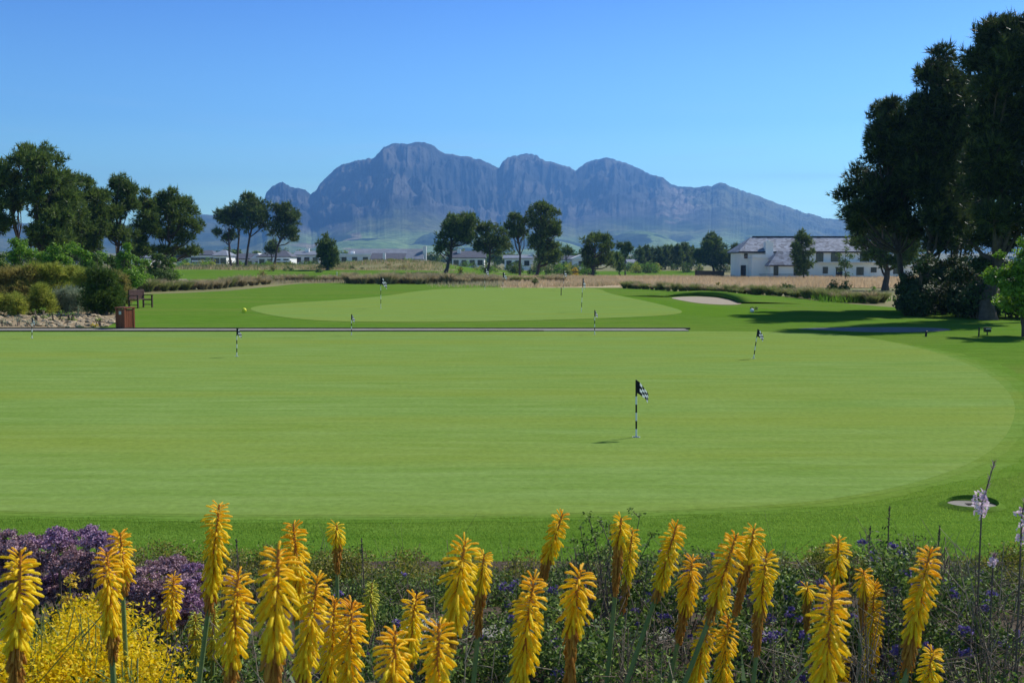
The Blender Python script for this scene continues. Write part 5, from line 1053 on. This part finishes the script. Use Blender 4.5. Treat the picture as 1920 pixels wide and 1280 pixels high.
# purple statice
def statice(label, px, d, heads, mt='mauve'):
    x = (px-960)/FPX*d; base = np.array((x, d, float(bedz(x, d)))); root = thing('statice_plant', label, 'flower', base, 'purple statice on the left of the bed')
    T = Tubes(); heads = heads+[(a+random.uniform(-18, 18), b+random.uniform(4, 34), c*random.uniform(.75, 1), random.choice(['mauve', 'mauve', 'purple'])) for a, b, c, e in heads]
    for (hx, hy, hr, m_) in heads:
        c = P(hx, hy, d+random.uniform(-.25, .25)); r = hr*d/FPX; fr = base+np.array(((c[0]-x)*.5, (c[1]-d)*.5, 0)); n0 = c-np.array((0, 0, r*1.1))
        T.add([fr, (fr+n0)/2+RNG.normal(size=3)*.02, n0], [.004, .0035, .003], 5)
        k = 26; dirs = unit(np.concatenate((RNG.normal(size=(k, 2)), np.abs(RNG.normal(size=(k, 1)))*.9+.15), 1)); e = n0+dirs*r*np.array((1.2, 1.2, 1.0))*RNG.uniform(.7, 1.1, (k, 1))
        for q in e: T.add([n0, (n0+q)/2+(0, 0, .1*r), q], [.0018, .0014, .0008], 4)
        nn = int(5200*(r/.09)**2); dd = unit(np.concatenate((RNG.normal(size=(nn, 2)), np.abs(RNG.normal(size=(nn, 1)))*.9+.1), 1))
        wh = RNG.integers(0, k, nn); pk = e[wh]+RNG.normal(size=(nn, 3))*r*np.array((.15, .15, .09)); keep = RNG.uniform(0, 1, nn) < .75; pk = pk[keep]
        V, F, v = leaves(pk, unit(dd[keep]+RNG.normal(size=pk.shape)*.5), .0095*RNG.uniform(.7, 1.3, len(pk)), .008, np.clip(RNG.uniform(0, 1, len(pk)), 0, 1)); mesh_np('flower_head', V-base, [F], M[m_], root, var=v)
    T.build('stems', M['darktwig'], root, base)
    B = [(base+np.array((random.uniform(-.3, .3), random.uniform(-.2, .3), random.uniform(.03, .25))), .14) for _ in range(10)]; cloud('foliage', root, base, B, 5000, .035, 'sparse', .5)
m, u = 'mauve', 'purple'
statice('faded mauve statice at the left edge', 20, 4.6, [(0, 990, 28, m), (30, 1010, 28, m), (55, 1000, 24, m), (10, 1030, 26, m), (45, 1040, 26, m), (75, 1035, 24, m), (20, 1070, 26, m), (60, 1080, 24, m)])
statice('tall purple statice with rounded heads behind the left lilies', 130, 4.7, [(108, 990, 24, u), (125, 1015, 24, m), (165, 985, 27, u), (185, 1000, 24, m), (150, 1030, 28, m), (95, 1040, 24, m), (120, 1060, 26, u), (180, 1040, 26, m), (200, 1065, 24, m), (90, 1080, 24, u), (150, 1085, 28, m), (190, 1100, 24, u)])
statice('mauve statice between the two left groups of lilies', 280, 4.4, [(265, 1060, 26, m), (300, 1045, 25, m), (325, 1040, 22, m), (250, 1085, 22, u), (285, 1090, 28, m), (320, 1080, 26, m), (345, 1070, 22, m), (270, 1120, 26, m), (305, 1125, 26, m), (340, 1115, 24, m)])
statice('brighter violet statice left of the tallest left lily', 362, 3.9, [(360, 1055, 18, u), (348, 1085, 18, u), (360, 1115, 26, u), (380, 1075, 16, u), (425, 1080, 15, m), (340, 1145, 20, m)])
# golden mound bottom left
for i, (px, d, tp, w_) in enumerate([(60, 2.9, 1142, 190), (150, 3.0, 1150, 130), (100, 3.3, 1130, 120), (0, 2.7, 1165, 110), (222, 2.75, 1225, 60)]):
    x = (px-960)/FPX*d; base = np.array((x, d, float(bedz(x, d)))); zt = P(px, tp, d)[2]; h = zt-base[2]; R = w_/2*d/FPX
    lab = ['golden leaved mound beneath the leftmost lilies', 'golden leaved mound right of the leftmost lily', 'back part of golden foliage below the statice', 'golden foliage cut by the left edge', 'small golden tuft at the right of the golden mound'][i]
    root = thing('golden_shrub', lab, 'shrub', base, 'golden leaved mounds'); B = [(base+np.array((random.uniform(-1, 1)*R*.85, random.uniform(-.2, .25), h*random.uniform(.35, .85))), .11) for _ in range(int(22+R*110))]
    T = Tubes(); twigs(T, base, 22, h*.9, R, .003); T.build('stems', M['stem'], root, base); cloud('foliage', root, base, B, 44000, .018, 'gold', .42, K=18, sub=.6)
for i, (px, py) in enumerate([(130, 1085), (120, 1118), (165, 1120)]):
    d = 3.6; c = P(px, py, d); base = np.array((c[0], d, float(bedz(c[0], d)))); root = thing('golden_sprig', ['highest', 'left', 'right'][i]+' small golden sprig rising through the purple statice', 'flower', base, 'golden sprigs'); T = Tubes(); T.add([base, (base+c)/2+(.01, 0, 0), c], [.003, .0025, .002], 5); T.build('stem', M['stem'], root, base); cloud('blossom', root, base, [(c, .03), (c+(.02, 0, -.02), .025)], 60000, .016, 'orangeflower', .35, K=8)
# white gaura spires
def gaura(label, px, d, top, clusters):
    x = (px-960)/FPX*d; base = np.array((x, d, float(bedz(x, d)))); root = thing('gaura_spire', label, 'flower', base, 'white gaura at the right'); t = P(*top, d); T = Tubes(); c0 = P(*clusters[0][:2], d)
    T.add([base, (base+c0)/2+(.01, 0, 0), c0, (c0+t)/2, t], [.004, .0035, .003, .0022, .0012], 6); T.build('stem', M['darktwig'], root, base)
    k = 34; s = RNG.uniform(.15, 1, k); p = c0+(t-c0)*s[:, None]; dd = unit(RNG.normal(size=(k, 3))*np.array((1, 1, .3))+(t-c0)/np.linalg.norm(t-c0)*1.6)
    V, F, v = blades(p, dd, .02, .005, RNG.uniform(0, 1, k)); mesh_np('buds', V-base, [F], M['mauve'], root, var=v)
    fc = []; fn = []
    for cx, cy, r in clusters:
        for _ in range(9):
            c = P(cx+random.uniform(-r, r)*.8, cy+random.uniform(-r, r)*1.2, d)+np.array((0, random.uniform(-.015, .015), 0)); nn = unit(RNG.normal(size=3)+np.array((0, -.8, .3))); aa = unit(np.cross(nn, RNG.normal(size=3))); bb = np.cross(nn, aa)
            for k in range(4):
                t_ = k*1.3; o_ = aa*math.cos(t_)+bb*math.sin(t_); fc.append(c+o_*.008); fn.append(unit(nn+o_*.3))
    p = np.array(fc); V, F, v = leaves(p, np.array(fn), .016*RNG.uniform(.7, 1.2, len(p)), .009, RNG.uniform(0, .6, len(p)))
    mesh_np('blossom', V-base, [F], M['pinkwhite'], root, var=v)
gaura('pinkish white gaura spire with long dark bud tip over the sunken drain', 1838, 3.6, (1866, 862), [(1841, 945, 15), (1840, 930, 9), (1843, 960, 8)])
gaura('white gaura spire at the right edge', 1918, 3.4, (1924, 930), [(1916, 968, 10), (1917, 1004, 11), (1922, 990, 8)])
gaura('small low white gaura flower right of the spire', 1862, 3.5, (1864, 1040), [(1862, 1056, 7)])
def seed_stalk(label, px, d, top):
    x = (px-960)/FPX*d; base = np.array((x, d, float(bedz(x, d)))); root = thing('seed_stalk', label, 'flower', base, 'thin dark seed stalks'); t = P(*top, d)
    T = Tubes(); T.add([base, base*.5+t*.5+(.01, 0, 0), t], [.0035, .003, .002], 5); T.build('stem', M['darktwig'], root, base); k = 30; s = RNG.uniform(.86, 1, k); p = base+(t-base)*s[:, None]
    V, F, v = blades(p, unit(RNG.normal(size=(k, 3))+(0, 0, .8)), .014, .006, RNG.uniform(0, .5, k)); mesh_np('seed_head', V-base, [F], M['darktwig'], root, var=v)
for lab, px, t in [('seed stalk between the tallest left lily and the one right below it', 440, (443, 1010)), ('seed stalk right of the withered brown lily', 676, (678, 1008)), ('short hooked seed stalk above the right bushes', 1626, (1632, 985)), ('taller seed stalk above the right bushes', 1664, (1668, 948)), ('seed stalk right of the taller one above the right bushes', 1760, (1762, 985))]: seed_stalk(lab, px, 4.3, t)
# pale paving stones seen through the planting
for i, (px, d, w_) in enumerate([(722, 5.0, .2), (765, 4.85, .17), (800, 5.05, .2), (835, 4.9, .15), (935, 4.9, .2), (968, 5.05, .15), (1215, 4.95, .18), (1250, 4.85, .17), (1420, 4.95, .18), (1450, 4.85, .13)]):
    x = (px-960)/FPX*d; z = float(bedz(x, d)); n = 11; a = np.sort(RNG.uniform(0, 2*PI, n)); pts = [(math.cos(t)*w_*.52*random.uniform(.85, 1.05), math.sin(t)*w_*.55*random.uniform(.85, 1.05)) for t in np.arange(n)*2*PI/n]
    b = MB().add([(p[0], p[1], -.03) for p in pts]+[(p[0], p[1], .02) for p in pts], [tuple(range(n))[::-1], tuple(range(n, 2*n))]+[(j, (j+1) % n, n+(j+1) % n, n+j) for j in range(n)])
    o = b.build('paving_stone', M['flag_stone'], bevel=.008); o.location = (x, d, z+.012); tag(o, 'flat pale stepping stone lying between the lilies and the low hedge', 'paving stone', 'stepping stones in the bed')
